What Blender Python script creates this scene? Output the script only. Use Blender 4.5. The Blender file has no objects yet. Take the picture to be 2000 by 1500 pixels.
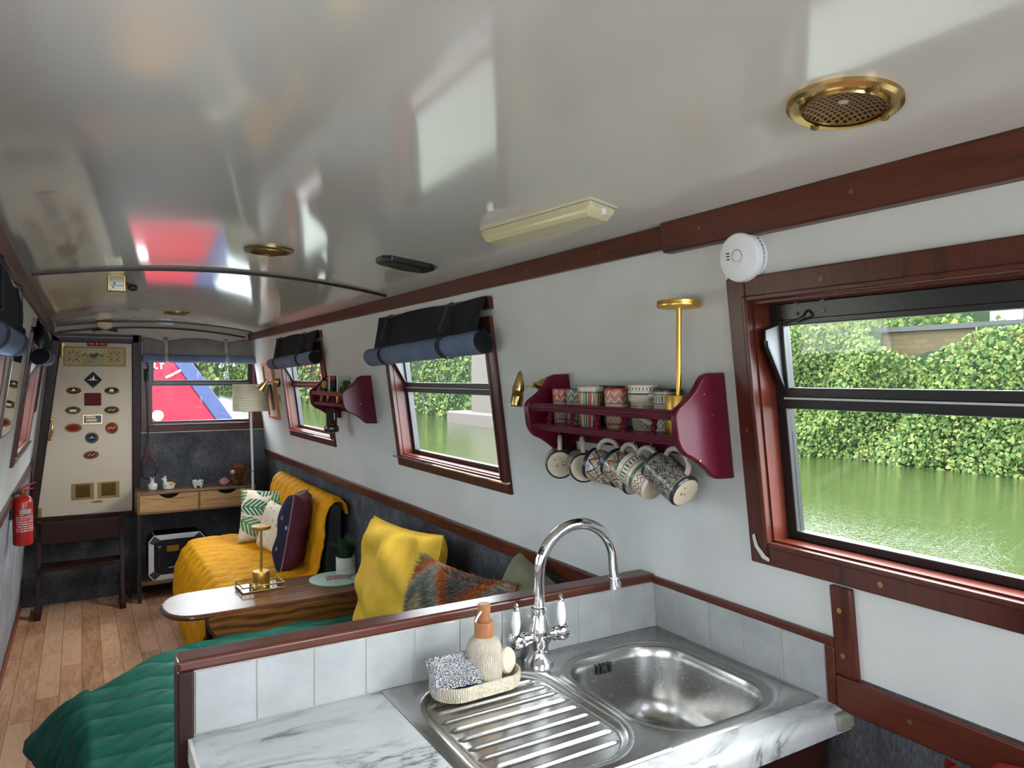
import bpy, bmesh, math, random
import numpy as np
from mathutils import Vector, Matrix, Euler
random.seed(7)
S = bpy.context.scene
COL = S.collection
PI = math.pi
R = math.radians

# ------------------------------------------------------------------ camera, sky, exposure
HC = 1.58                                     # eye height above the cabin floor
yaw, pitch = math.atan(843 / 1400), math.atan(12 / 1400)
sy, cy = math.sin(yaw), math.cos(yaw)
fwd = Vector((sy * math.cos(pitch), cy * math.cos(pitch), -math.sin(pitch)))
rgt = Vector((cy, -sy, 0))
upv = rgt.cross(fwd)
cam = bpy.data.cameras.new('camera')
cam.sensor_width = 36
cam.lens = 36 * 1400 / 2000
cam.clip_start = 0.02
co = bpy.data.objects.new('camera', cam)
COL.objects.link(co)
M3 = Matrix((rgt, upv, -fwd)).transposed()
co.matrix_world = Matrix.Translation((0, 0, HC)) @ M3.to_4x4()
S.camera = co
S.view_settings.view_transform = 'Standard'
S.view_settings.look = 'None'
S.view_settings.exposure = EXPOSURE = 1.2
S.view_settings.gamma = 1.0
S.view_settings.use_curve_mapping = False

W = bpy.data.worlds.new('overcast sky')
S.world = W
W.use_nodes = True
nt = W.node_tree
bg = nt.nodes['Background']
tc = nt.nodes.new('ShaderNodeTexCoord')
sp = nt.nodes.new('ShaderNodeSeparateXYZ')
cr = nt.nodes.new('ShaderNodeValToRGB')
nt.links.new(tc.outputs['Generated'], sp.inputs[0])
nt.links.new(sp.outputs[2], cr.inputs[0])
nt.links.new(cr.outputs[0], bg.inputs[0])
cr.color_ramp.elements[0].position = 0.0
cr.color_ramp.elements[0].color = (0.80, 0.90, 1.0, 1)
cr.color_ramp.elements[1].position = 0.6
cr.color_ramp.elements[1].color = (0.92, 0.96, 1.0, 1)
mr_ = nt.nodes.new('ShaderNodeMath')
mr_.operation = 'MULTIPLY_ADD'            # the overcast is brighter on the canal side, where the sun is
nt.links.new(sp.outputs[0], mr_.inputs[0])
SKY = 8.5
mr_.inputs[1].default_value = .45 * SKY
mr_.inputs[2].default_value = SKY
nt.links.new(mr_.outputs[0], bg.inputs[1])
sun = bpy.data.lights.new('sun_through_cloud', 'SUN')
sun.energy = 3.0
sun.angle = R(40)
sun.color = (1.0, 0.97, 0.92)
so = bpy.data.objects.new('sun_through_cloud', sun)
COL.objects.link(so)
so.rotation_euler = Euler((R(46), 0, R(55)))     # high, veiled by cloud, from astern on the canal side

# ------------------------------------------------------------------ mesh helpers
BASE = {}


class MB:
    def __init__(s):
        s.v, s.f, s.uv = [], [], []

    def add(s, vs, fs, uvs=None):
        n = len(s.v)
        s.v += [Vector(p) for p in vs]
        for i, f in enumerate(fs):
            s.f.append([n + k for k in f])
            s.uv.append(uvs[i] if uvs else None)
        return s

    def hexa(s, fn, a0, a1, b0, b1, c0, c1):
        vs = [fn(a, b, c) for a in (a0, a1) for b in (b0, b1) for c in (c0, c1)]
        return s.add(vs, [(0, 1, 3, 2), (4, 6, 7, 5), (0, 4, 5, 1), (2, 3, 7, 6), (0, 2, 6, 4), (1, 5, 7, 3)])

    def box(s, x0, x1, y0, y1, z0, z1):
        return s.hexa(lambda a, b, c: (a, b, c), x0, x1, y0, y1, z0, z1)

    def obox(s, c, size, rot=(0, 0, 0)):
        m = Euler(rot).to_matrix()
        c = Vector(c)
        h = [k / 2 for k in size]
        return s.hexa(lambda x, y, z: c + m @ Vector((x, y, z)), -h[0], h[0], -h[1], h[1], -h[2], h[2])

    def prism(s, poly, fn, d0, d1):
        n = len(poly)
        vs = [fn(a, b, d0) for a, b in poly] + [fn(a, b, d1) for a, b in poly]
        fs = [list(range(n)), list(range(2 * n - 1, n - 1, -1))]
        fs += [(i, (i + 1) % n, n + (i + 1) % n, n + i) for i in range(n)]
        return s.add(vs, fs)

    def rings(s, rs, close=False, cap=True, uv=False):
        n, m = len(rs[0]), len(rs)
        vs = [p for r in rs for p in r]
        fs, us = [], []
        for j in range(m if close else m - 1):
            k = (j + 1) % m
            for i in range(n):
                i2 = (i + 1) % n
                fs.append((j * n + i, j * n + i2, k * n + i2, k * n + i))
                us.append([(i / n, j / (m - 1)), ((i + 1) / n, j / (m - 1)), ((i + 1) / n, (j + 1) / (m - 1)), (i / n, (j + 1) / (m - 1))])
        if cap and not close:
            fs.append(list(range(n - 1, -1, -1)))
            fs.append([(m - 1) * n + i for i in range(n)])
            us += [[(0.5, -0.5)] * n, [(0.5, 1.5)] * n]
        return s.add(vs, fs, us)

    def cyl(s, p0, p1, r0, r1=None, n=16, cap=True):
        return s.tube([p0, p1], [r0, r0 if r1 is None else r1], n, cap=cap)

    def tube(s, pts, r, n=10, close=False, cap=True):
        pts = [Vector(p) for p in pts]
        m = len(pts)
        rr = r if isinstance(r, (list, tuple)) else [r] * m
        t0 = (pts[1] - pts[0]).normalized()
        nrm = t0.orthogonal().normalized()
        rs, pt = [], t0
        for i, p in enumerate(pts):
            if close:
                t = (pts[(i + 1) % m] - pts[i - 1]).normalized()
            else:
                t = (pts[min(i + 1, m - 1)] - pts[max(i - 1, 0)]).normalized()
            nrm = pt.rotation_difference(t) @ nrm
            nrm = (nrm - t * nrm.dot(t)).normalized()
            pt = t
            b = t.cross(nrm)
            rs.append([p + (nrm * math.cos(a) + b * math.sin(a)) * rr[i] for a in [2 * PI * k / n for k in range(n)]])
        return s.rings(rs, close, cap)

    def lathe(s, prof, c=(0, 0, 0), n=24, axis=(0, 0, 1), cap=True, sx=1, sy_=1):
        c = Vector(c)
        q = Vector((0, 0, 1)).rotation_difference(Vector(axis).normalized())
        rs = [[c + q @ Vector((r * math.cos(a) * sx, r * math.sin(a) * sy_, z)) for a in [2 * PI * k / n for k in range(n)]] for r, z in prof]
        return s.rings(rs, False, cap, True)

    def grid(s, fn, nu, nv):
        vs = [fn(i / nu, j / nv) for j in range(nv + 1) for i in range(nu + 1)]
        fs, us = [], []
        for j in range(nv):
            for i in range(nu):
                a = j * (nu + 1) + i
                fs.append((a, a + 1, a + nu + 2, a + nu + 1))
                us.append([(i / nu, j / nv), ((i + 1) / nu, j / nv), ((i + 1) / nu, (j + 1) / nv), (i / nu, (j + 1) / nv)])
        return s.add(vs, fs, us)

    def ball(s, c, r, n=14, m=8):
        r = r if isinstance(r, (list, tuple)) else (r, r, r)
        c = Vector(c)
        rs = []
        for j in range(m + 1):
            t = PI * (0.02 + 0.96 * j / m)
            rs.append([c + Vector((r[0] * math.sin(t) * math.cos(a), r[1] * math.sin(t) * math.sin(a), -r[2] * math.cos(t))) for a in [2 * PI * k / n for k in range(n)]])
        return s.rings(rs)

    def build(s, name, mat, parent=None, base=None, smooth=35, bevel=0, sub=0, solid=0, seg=2):
        b = Vector(BASE[parent.name]) if parent else Vector(base or (0, 0, 0))
        bm = bmesh.new()
        vs = [bm.verts.new(p - b) for p in s.v]
        ul = bm.loops.layers.uv.new('UVMap')
        for f, u in zip(s.f, s.uv):
            try:
                fc = bm.faces.new([vs[k] for k in f])
            except ValueError:
                continue
            if u:
                for l, q in zip(fc.loops, u):
                    l[ul].uv = q
        bmesh.ops.recalc_face_normals(bm, faces=bm.faces)
        me = bpy.data.meshes.new(name)
        bm.to_mesh(me)
        bm.free()
        if smooth:
            me.shade_smooth()
            me.set_sharp_from_angle(angle=R(smooth))
        o = bpy.data.objects.new(name, me)
        COL.objects.link(o)
        me.materials.append(mat)
        if parent:
            o.parent = parent
        else:
            o.location = b
        BASE[o.name] = b
        if bevel:
            md = o.modifiers.new('edges', 'BEVEL')
            md.width, md.segments, md.limit_method, md.angle_limit = bevel, seg, 'ANGLE', R(40)
        if solid:
            md = o.modifiers.new('thickness', 'SOLIDIFY')
            md.thickness, md.offset = solid, 0
        if sub:
            md = o.modifiers.new('smooth', 'SUBSURF')
            md.levels = md.render_levels = sub
        return o


def tag(o, label, cat, group=None, kind=None):
    o['label'], o['category'] = label, cat
    if group:
        o['group'] = group
    if kind:
        o['kind'] = kind
    return o


def thing(name, label, cat, base, group=None):
    o = bpy.data.objects.new(name, None)
    o.empty_display_size = 0.05
    COL.objects.link(o)
    o.location = base
    BASE[o.name] = Vector(base)
    return tag(o, label, cat, group)


def struct(o):
    o['kind'] = 'structure'
    return o


def sroot(name, base=(0, 0, 0)):
    o = bpy.data.objects.new(name, None)
    COL.objects.link(o)
    o.location = base
    BASE[o.name] = Vector(base)
    return struct(o)


def copy_tree(o, parent=None):
    c = o.copy()
    COL.objects.link(c)
    BASE[c.name] = BASE[o.name]
    if parent:
        c.parent = parent
    for ch in list(o.children):
        copy_tree(ch, c)
    return c


# ------------------------------------------------------------------ material helpers
class X:
    """a small wrapper so that shader maths can be written as expressions"""
    def __init__(s, t, k):
        s.t, s.k = t, k

    def op(s, o, *a, **kw):
        n = s.t.nodes.new('ShaderNodeMath')
        n.operation = o
        for i, q in enumerate((s,) + a):
            if isinstance(q, X):
                s.t.links.new(q.k, n.inputs[i])
            else:
                n.inputs[i].default_value = q
        return X(s.t, n.outputs[0])

    def __add__(s, o): return s.op('ADD', o)
    def __sub__(s, o): return s.op('SUBTRACT', o)
    def __mul__(s, o): return s.op('MULTIPLY', o)
    def __truediv__(s, o): return s.op('DIVIDE', o)
    def fr(s): return s.op('FRACT')
    def ab(s): return s.op('ABSOLUTE')
    def lt(s, o): return s.op('LESS_THAN', o)
    def gt(s, o): return s.op('GREATER_THAN', o)
    def mx(s, o): return s.op('MAXIMUM', o)
    def mn(s, o): return s.op('MINIMUM', o)
    def sn(s): return s.op('SINE')
    def tri(s): return (s.fr() - 0.5).ab() * 2.0
    def band(s, a, b): return s.gt(a) * s.lt(b)


class Mat:
    def __init__(s, name, col=(.5, .5, .5), rough=.5, metal=0, spec=.5, **kw):
        s.m = bpy.data.materials.new(name)
        s.m.use_nodes = True
        s.t = s.m.node_tree
        s.b = s.t.nodes['Principled BSDF']
        s.b.inputs['Base Color'].default_value = (*col, 1)
        s.b.inputs['Roughness'].default_value = rough
        s.b.inputs['Metallic'].default_value = metal
        s.b.inputs['Specular IOR Level'].default_value = spec
        for k, v in kw.items():
            s.b.inputs[k.replace('_', ' ')].default_value = v

    def n(s, ty, **kw):
        n = s.t.nodes.new('ShaderNode' + ty)
        for k, v in kw.items():
            setattr(n, k, v)
        return n

    def L(s, a, b):
        s.t.links.new(a, b)

    def co(s, which='Object', scale=(1, 1, 1), rot=(0, 0, 0)):
        m = s.n('Mapping')
        s.L(s.n('TexCoord').outputs[which], m.inputs[0])
        m.inputs['Scale'].default_value = scale
        m.inputs['Rotation'].default_value = rot
        return m.outputs[0]

    def xyz(s, which='Object', **kw):
        q = s.n('SeparateXYZ')
        s.L(s.co(which, **kw), q.inputs[0])
        return [X(s.t, q.outputs[i]) for i in range(3)]

    def noise(s, vec, scale, detail=4, rough=.55, dist=0):
        q = s.n('TexNoise')
        s.L(vec, q.inputs['Vector'])
        q.inputs['Scale'].default_value = scale
        q.inputs['Detail'].default_value = detail
        q.inputs['Roughness'].default_value = rough
        q.inputs['Distortion'].default_value = dist
        return X(s.t, q.outputs[0])

    def voro(s, vec, scale, feature='F1', out='Distance', rnd=1):
        q = s.n('TexVoronoi', feature=feature)
        s.L(vec, q.inputs['Vector'])
        q.inputs['Scale'].default_value = scale
        q.inputs['Randomness'].default_value = rnd
        return q.outputs[out] if out == 'Color' else X(s.t, q.outputs[out])

    def ramp(s, f, stops, const=False):
        q = s.n('ValToRGB')
        s.L(f.k, q.inputs[0])
        e = q.color_ramp.elements
        while len(e) < len(stops):
            e.new(0.5)
        for k, (p, c) in zip(e, stops):
            k.position, k.color = p, (*c, 1)
        if const:
            q.color_ramp.interpolation = 'CONSTANT'
        return q.outputs[0]

    def mix(s, f, a, b, ty='MIX'):
        q = s.n('Mix', data_type='RGBA', blend_type=ty)
        for k, v in ((0, f), (6, a), (7, b)):
            if isinstance(v, X):
                s.L(v.k, q.inputs[k])
            elif isinstance(v, (int, float)):
                q.inputs[k].default_value = v
            elif isinstance(v, (tuple, list)):
                q.inputs[k].default_value = (*v, 1)
            else:
                s.L(v, q.inputs[k])
        return q.outputs[2]

    def color(s, c):
        s.L(c, s.b.inputs['Base Color'])
        return s

    def bump(s, h, strength=.3, dist=.002):
        q = s.n('Bump')
        q.inputs['Strength'].default_value = strength
        q.inputs['Distance'].default_value = dist
        s.L(h.k, q.inputs['Height'])
        s.L(q.outputs[0], s.b.inputs['Normal'])
        return s

    def rgh(s, f, lo, hi):
        s.L((f * (hi - lo) + lo).k, s.b.inputs['Roughness'])
        return s


def wood(name, c1, c2, c3=None, along='y', scale=6, rough=.3, stretch=.08, spec=.5, bump=.05):
    m = Mat(name, c1, rough, spec=spec)
    st = {'x': (stretch, 1, 1), 'y': (1, stretch, 1), 'z': (1, 1, stretch)}[along]
    v = m.co('Object', scale=st)
    f = m.noise(v, scale * 3, 6, .6, 1.2)
    g = m.noise(v, scale * 14, 3, .6)
    c = m.ramp(f * .75 + g * .25, [(.32, c1), (.5, c2), (.68, c3 or c1)])
    m.color(c)
    m.bump(g, bump, .001)
    return m.m


def cloth(name, col, col2=None, scale=400, rough=.9, bump=.3, var=4):
    m = Mat(name, col, rough, spec=.2)
    m.b.inputs['Sheen Weight'].default_value = .0
    v = m.co()
    if col2:
        m.color(m.ramp(m.noise(v, var, 5), [(.35, col), (.65, col2)]))
    m.bump(m.noise(v, scale, 2), bump, .0015)
    return m.m


def plain(name, col, rough=.5, metal=0, bump=0, bscale=60, **kw):
    m = Mat(name, col, rough, metal, **kw)
    v = m.co()
    f = m.noise(v, 9, 4)
    m.color(m.mix(f * .35, col, tuple(min(1, k * .8) for k in col)))
    if bump:
        m.bump(m.noise(v, bscale, 3), bump, .001)
    return m.m


mahog = wood('mahogany', (.050, .011, .007), (.088, .020, .011), (.030, .007, .006), 'y', 7, .32, spec=.35)
mahogz = wood('mahogany upright', (.050, .011, .007), (.088, .020, .011), (.030, .007, .006), 'z', 7, .32, spec=.35)
mahogx = wood('mahogany crosswise', (.055, .013, .008), (.095, .022, .012), (.034, .008, .006), 'x', 7, .28)
darkwood = wood('dark stained wood', (.014, .0045, .004), (.026, .008, .006), (.010, .0035, .0035), 'z', 7, .42, spec=.25)
brass = plain('polished brass', (.56, .39, .16), .25, 1)
oldbrass = plain('tarnished brass', (.30, .21, .08), .38, 1)
gold = plain('brushed gold', (.70, .42, .10), .35, 1)
blackmetal = plain('black metal', (.012, .012, .013), .35)
blackmatt = plain('matt black', (.012, .012, .013), .7)
chrome = plain('chrome', (.85, .86, .88), .07, 1)
whiteplastic = plain('white plastic', (.72, .72, .75), .35)
screw_m = oldbrass


def glass_mat():
    m = Mat('window glass')
    t = m.t
    lw = m.n('LayerWeight')
    lw.inputs[0].default_value = .5
    fz = X(t, lw.outputs['Facing']).op('POWER', 5.0) * .45 + .02
    tr = m.n('BsdfTransparent')
    tr.inputs[0].default_value = (.95, .97, .96, 1)
    gl = m.n('BsdfGlossy')
    gl.inputs['Roughness'].default_value = .02
    mx = m.n('MixShader')
    m.L(fz.k, mx.inputs[0])
    m.L(tr.outputs[0], mx.inputs[1])
    m.L(gl.outputs[0], mx.inputs[2])
    m.L(mx.outputs[0], t.nodes['Material Output'].inputs[0])
    return m.m


glassm = glass_mat()

# ------------------------------------------------------------------ the cabin shell
def RX(z): return 1.4104 - .1363 * z if z > 1.005 else 1.2734 + .072 * (1.005 - z)
def LX(z): return -.4304 + .1363 * z if z > 1.005 else -.2934 - .072 * (1.005 - z)
def RP(y, z, o): return Vector((RX(z) - o, y, z))
def LP(y, z, o): return Vector((LX(z) + o, y, z))
YE = 5.93
def EP(x, z, o): return Vector((x, YE - o, z))
def CZ(x): return 1.985 - .060 * ((x - .4885) / .66) ** 2


m = Mat('white wall board', (.62, .61, .60), .55)
v = m.co()
m.color(m.ramp(m.noise(v, 3, 5), [(.3, (.49, .485, .47)), (.7, (.57, .565, .555))]))
m.bump(m.noise(m.co(scale=(1, 1, .25)), 90, 4), .25, .0012)
wallm = m.m
m = Mat('grey carpet lining', (.05, .05, .055), .95, spec=.1)
v = m.co()
m.color(m.ramp(m.noise(v, 5, 6, .65) * .6 + m.noise(m.co(scale=(1, 1, .3)), 220, 3) * .4, [(.36, (.030, .031, .036)), (.52, (.075, .077, .086)), (.68, (.15, .15, .165))]))
m.bump(m.noise(v, 300, 3), .6, .002)
carpetm = m.m
m = Mat('glossy ceiling lining', (.58, .565, .54), .1, spec=.5)
v = m.co()
m.rgh(m.noise(v, 2.5, 3), .055, .095)
ceilm = m.m
ceilm.node_tree.nodes['Principled BSDF'].inputs['IOR'].default_value = 1.5


def side_wall(name, fn, holes, carpet):
    root = sroot(name)
    ys = sorted({-1.6, 6.0} | {h[0] for h in holes} | {h[1] for h in holes})
    zs = sorted({1.005, 1.935} | {h[2] for h in holes} | {h[3] for h in holes})
    b = MB()
    # inner and outer skins plus hole returns
    for a0, a1 in zip(ys, ys[1:]):
        for c0, c1 in zip(zs, zs[1:]):
            ym, zm = (a0 + a1) / 2, (c0 + c1) / 2
            if any(h[0] < ym < h[1] and h[2] < zm < h[3] for h in holes):
                continue
            b.hexa(fn, a0, a1, c0, c1, 0, -.075)
    b.build('upper_lining', wallm, root, smooth=0)
    b = MB()
    b.hexa(fn, -1.6, 6.0, 0, 1.005, .004, -.075)
    b.build('carpet_lining', carpet, root, smooth=0)
    return root


RW_ = [(.05, 1.006, 1.233, 1.738), (2.11, 3.005, 1.233, 1.738), (4.05, 4.965, 1.233, 1.738)]
LW_ = [(-.05, .90, 1.233, 1.738), (1.66, 2.60, 1.233, 1.738), (3.86, 4.77, 1.233, 1.738)]
side_wall('wall_right', RP, RW_, carpetm)
m = Mat('pale grey carpet lining', (.3, .3, .32), .95, spec=.1)
v = m.co()
m.color(m.ramp(m.noise(v, 5, 6, .65) * .6 + m.noise(m.co(scale=(1, 1, .3)), 220, 3) * .4, [(.36, (.15, .15, .165)), (.52, (.24, .24, .26)), (.68, (.34, .34, .37))]))
m.bump(m.noise(v, 300, 3), .5, .002)
side_wall('wall_left', LP, LW_, m.m)

# floor
m = Mat('wood effect vinyl planks', (.2, .1, .05), .26)
v = m.co(rot=(0, 0, PI / 2))
br = m.n('TexBrick', offset=.37, offset_frequency=2)
m.L(v, br.inputs['Vector'])
br.inputs['Color1'].default_value = (.0, .0, .0, 1)
br.inputs['Color2'].default_value = (1, 1, 1, 1)
br.inputs['Mortar'].default_value = (.5, .5, .5, 1)
br.inputs['Scale'].default_value = 1
br.inputs['Mortar Size'].default_value = .0014
br.inputs['Brick Width'].default_value = .66
br.inputs['Row Height'].default_value = .098
c = m.n('SeparateColor')
m.L(br.outputs['Color'], c.inputs[0])
pk = X(m.t, c.outputs[0])
g = m.noise(m.co(scale=(1, .12, 1)), 28, 5, .6, 2.5)
g2 = m.noise(m.co(scale=(1, .3, 1)), 9, 3, .5, 1)
c1 = m.ramp(g * .45 + g2 * .3 + pk * .25, [(.28, (.33, .155, .080)), (.45, (.52, .275, .16)), (.60, (.66, .40, .25)), (.8, (.48, .255, .145))])
m.color(m.mix(X(m.t, br.outputs['Fac']), c1, (.22, .11, .06)))
struct(MB().box(-.38, 1.37, -1.6, 6.0, -.04, 0).build('floor', m.m, smooth=0))

# ceiling with camber
n = 28
arc = [(-.185 + 1.345 * i / n) for i in range(n + 1)]
poly = [(x, CZ(x)) for x in arc] + [(1.20, CZ(1.16)), (1.20, 2.06), (-.225, 2.06), (-.225, CZ(-.185))]
struct(MB().prism(poly, lambda a, b, d: (a, d, b), -1.66, 6.0).build('ceiling', ceilm, smooth=20))
for i, (y, w, dz, dn) in enumerate([(2.88, .014, .010, 0), (5.66, .012, .010, 0), (5.922, .014, .010, .030)]):
    pp = [(x, CZ(x) + .003 - dn) for x in arc[1:-1]] + [(x, CZ(x) - dz - dn) for x in reversed(arc[1:-1])]
    struct(MB().prism(pp, lambda a, b, d: (a, d, b), y - w / 2, y + w / 2).build('trim_%d' % (1 + i), darkwood, bevel=.002))

# ceiling edge trims, dado rails, skirting
struct(MB().hexa(RP, 1.215, 5.93, 1.874, 1.926, -.005, .017).build('trim_4', mahog, bevel=.004))
struct(MB().hexa(RP, -1.6, 1.219, 1.862, 1.93, -.005, .026).build('trim_5', mahog, bevel=.005))
struct(MB().hexa(LP, -1.6, 5.93, 1.874, 1.926, -.005, .017).build('trim_6', mahog, bevel=.004))
struct(MB().hexa(RP, 1.445, 5.93, .967, 1.012, -.003, .016).build('trim_7', mahog, bevel=.003))
struct(MB().hexa(LP, -1.6, 5.93, .967, 1.012, -.003, .016).build('trim_8', mahog, bevel=.003))
struct(MB().hexa(RP, -1.6, .866, .935, 1.003, -.003, .018).build('trim_9', mahog, bevel=.003))
struct(MB().hexa(RP, .824, .868, 1.003, 1.181, -.003, .013).build('trim_10', mahogz, bevel=.003))
struct(MB().hexa(LP, -1.6, 5.93, 0, .085, 0, .014).build('baseboard_left', wood('red skirting', (.10, .018, .014), (.15, .026, .018), None, 'y', 6, .35), bevel=.003))
struct(MB().hexa(RP, 1.45, 5.93, 0, .085, 0, .014).build('baseboard_right', mahog, bevel=.003))
b = MB()
for y, z in ((.848, 1.135), (.848, 1.045)):
    b.cyl(RP(y, z, .012), RP(y, z, .0155), .0055, n=10)
for y in (.72, .45):
    b.cyl(RP(y, .97, .017), RP(y, .97, .0195), .005, n=10)
for y in (1.9, 2.5, 3.1, 3.7, 4.3, 4.9):
    b.cyl(RP(y, .99, .015), RP(y, .99, .0175), .004, n=8)
for y in (.35, .75, 1.1, 1.45, 1.8, 2.6, 3.4, 4.2):
    b.cyl(RP(y, 1.897, .016), RP(y, 1.897, .027 if y < 1.2 else .0185), .0045, n=8)
struct(b.build('trim_11', screw_m))

# ------------------------------------------------------------------ windows
reveal_m = wood('varnished window lining', (.060, .012, .007), (.092, .018, .010), (.044, .009, .006), 'z', 6, .3, spec=.3)
frame_m = wood('mahogany window surround', (.044, .010, .006), (.078, .017, .010), (.028, .007, .005), 'z', 7, .3, spec=.35)
alum_black = plain('black coated aluminium', (.010, .010, .011), .3)
cheekm = plain('grey painted steel', (.11, .11, .115), .5)
pale_strip = plain('pale window gasket', (.5, .5, .5), .35)


def frame4(b, fn, a0, a1, c0, c1, w, o0, o1, wb=None, wt=None):
    wb, wt = wb or w, wt or w
    b.hexa(fn, a0 - w, a0, c0 - wb, c1 + wt, o0, o1)
    b.hexa(fn, a1, a1 + w, c0 - wb, c1 + wt, o0, o1)
    b.hexa(fn, a0, a1, c0 - wb, c0, o0, o1)
    b.hexa(fn, a0, a1, c1, c1 + wt, o0, o1)
    return b


def window(name, fn, a0, a1, c0, c1, zt=1.539, hopper=True, w=.047, sides=True):
    root = sroot(name)
    b = MB()
    if sides:
        frame4(b, fn, a0, a1, c0, c1, w, -.002, .014)
    b2 = frame4(MB(), fn, a0 + .004, a1 - .004, c0 + .004, c1 - .004, .012, -.002, .019)
    if sides:
        b.build('surround', frame_m, root, bevel=.003)
    b2.build('bead', frame_m, root, bevel=.003)
    t = .008
    b = frame4(MB(), fn, a0 + t, a1 - t, c0 + t, c1 - t, t + .001, -.078, 0)
    b.build('lining', reveal_m, root, smooth=0)
    b = frame4(MB(), fn, a0 + .030, a1 - .030, c0 + .026, c1 - .042, .022, -.072, -.045, wb=.018, wt=.034)
    b.hexa(fn, a0 + .02, a1 - .02, zt - .022, zt - .003, -.072, -.040)
    b.build('metal_frame', alum_black, root, bevel=.002)
    MB().hexa(fn, a0 + .03, a1 - .03, zt - .003, zt + .001, -.066, -.041).build('gasket', pale_strip, root)
    b = frame4(MB(), fn, a0 + .040, a1 - .040, zt + .021, c1 - .052, .012, -.066, -.044, wb=.020, wt=.012)
    b.build('hopper_frame', alum_black, root, bevel=.002)
    MB().hexa(fn, a0 + .03, a1 - .03, c0 + .026, zt - .022, -.060, -.056).build('lower_pane', glassm, root, smooth=0)
    MB().hexa(fn, a0 + .04, a1 - .04, zt + .02, c1 - .05, -.058, -.054).build('upper_pane', glassm, root, smooth=0)
    if hopper:
        for y in (a0 + .026, a1 - .030):
            pl = [(-.046, zt + .02), (-.046, c1 - .05), (-.004, c1 - .062), (-.002, c1 - .085)]
            MB().prism(pl, lambda o, z, d: fn(d, z, o), y, y + .003).build('draught_cheek', cheekm, root, smooth=0)
            MB().hexa(lambda y_, k, q: fn(y_, zt + .02 + k * (c1 - .085 - zt - .02) + q, -.046 + k * .044), y - .004, y + .006, 0, 1, -.010, .002).build('cheek_edge', alum_black, root)
    return root


w1 = window('window_1', RP, *RW_[0])
w2 = window('window_2', RP, *RW_[1])
w3 = window('window_3', RP, *RW_[2])
w5 = window('window_5', LP, *LW_[2])
w6 = window('window_6', LP, *LW_[1])
w7 = window('window_7', LP, *LW_[0])
# hopper catch, rail screws and surround screws on the big galley window
b = MB()
b.tube([RP(.905, 1.712, -.042), RP(.905, 1.700, -.030), RP(.915, 1.694, -.026), RP(.945, 1.689, -.026)], .003, 8)
b.build('catch', blackmetal, w1)
b = MB()
for y in (.93, .87):
    for z in (1.728, 1.708):
        b.cyl(RP(y, z, -.046), RP(y, z, -.042), .0035, n=8)
b.build('rail_screw', cheekm, w1)
b = MB()
for y, z in ((.83, 1.76), (.33, 1.76), (1.03, 1.47), (.76, 1.208), (.3, 1.208)):
    b.cyl(RP(y, z, .012), RP(y, z, .0155), .0055, n=10)
b.build('surround_screw', screw_m, w1)
b = MB()
b.add([RP(1.042, 1.245, .016), RP(1.035, 1.25, .017), RP(1.028, 1.225, .017), RP(1.012, 1.208, .017), RP(1.0, 1.203, .018), RP(1.002, 1.196, .018), RP(1.02, 1.2, .017), RP(1.038, 1.222, .016)], [list(range(8))])
b.build('peeling_sticker', plain('worn off-white sticker', (.55, .52, .46), .7), w1, smooth=0, solid=.001)
for w_, fn, (a0, a1, c0, c1) in ((w2, RP, RW_[1]), (w3, RP, RW_[2]), (w5, LP, LW_[2])):
    b = MB()
    b.cyl(fn(a0 - .06, c0 - .006, .026), fn(a1 + .06, c0 - .006, .026), .0035, n=8)
    for y in (a0 - .05, a1 + .05):
        b.cyl(fn(y, c0 - .006, .012), fn(y, c0 - .006, .028), .004, n=8)
    b.build('curtain_rail', chrome, w_)
# end window in the front bulkhead
EW = (.430, 1.180, 1.228, 1.80)
w4 = window('window_4', EP, *EW, zt=1.541, hopper=False, w=.05)
b = MB()
b.hexa(EP, 1.23, 1.285, 1.178, 1.86, -.002, .010)
b.build('side_board', frame_m, w4, bevel=.003)
MB().cyl(EP(.415, 1.52, .012), EP(.415, 1.52, .02), .005, n=8).build('hook', brass, w4)

# front bulkhead
root = sroot('wall_end')
cream = plain('cream paint', (.60, .50, .38), .45)
b = MB()
x0, x1 = -.42, 1.40
dx0, dx1, dz0, dz1 = -.30, .33, .60, 1.835
ew = EW
for (a0, a1, c0, c1) in ((x0, x1, 0, .60), (.33, ew[0], .6, 1.17), (x0, -.29, .6, 1.17), (ew[0], x1, .6, 1.17)):
    b.hexa(EP, a0, a1, c0, c1, 0, -.07)
b.build('carpet_lining', carpetm, root, smooth=0)
b = MB()
b.hexa(EP, -.29, .33, .6, 1.84, -.05, -.07)
for (a0, a1, c0, c1) in ((x0, -.29, 1.17, 2.05), (.33, ew[0], 1.17, 2.05), (ew[1], x1, 1.17, 2.05), (ew[0], ew[1], 1.17, ew[2]), (ew[0], ew[1], ew[3], 2.05), (-.29, .33, 1.84, 2.05)):
    b.hexa(EP, a0, a1, c0, c1, 0, -.07)
b.build('upper_lining', plain('cream lining', (.50, .44, .37), .5), root, smooth=0)

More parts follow.
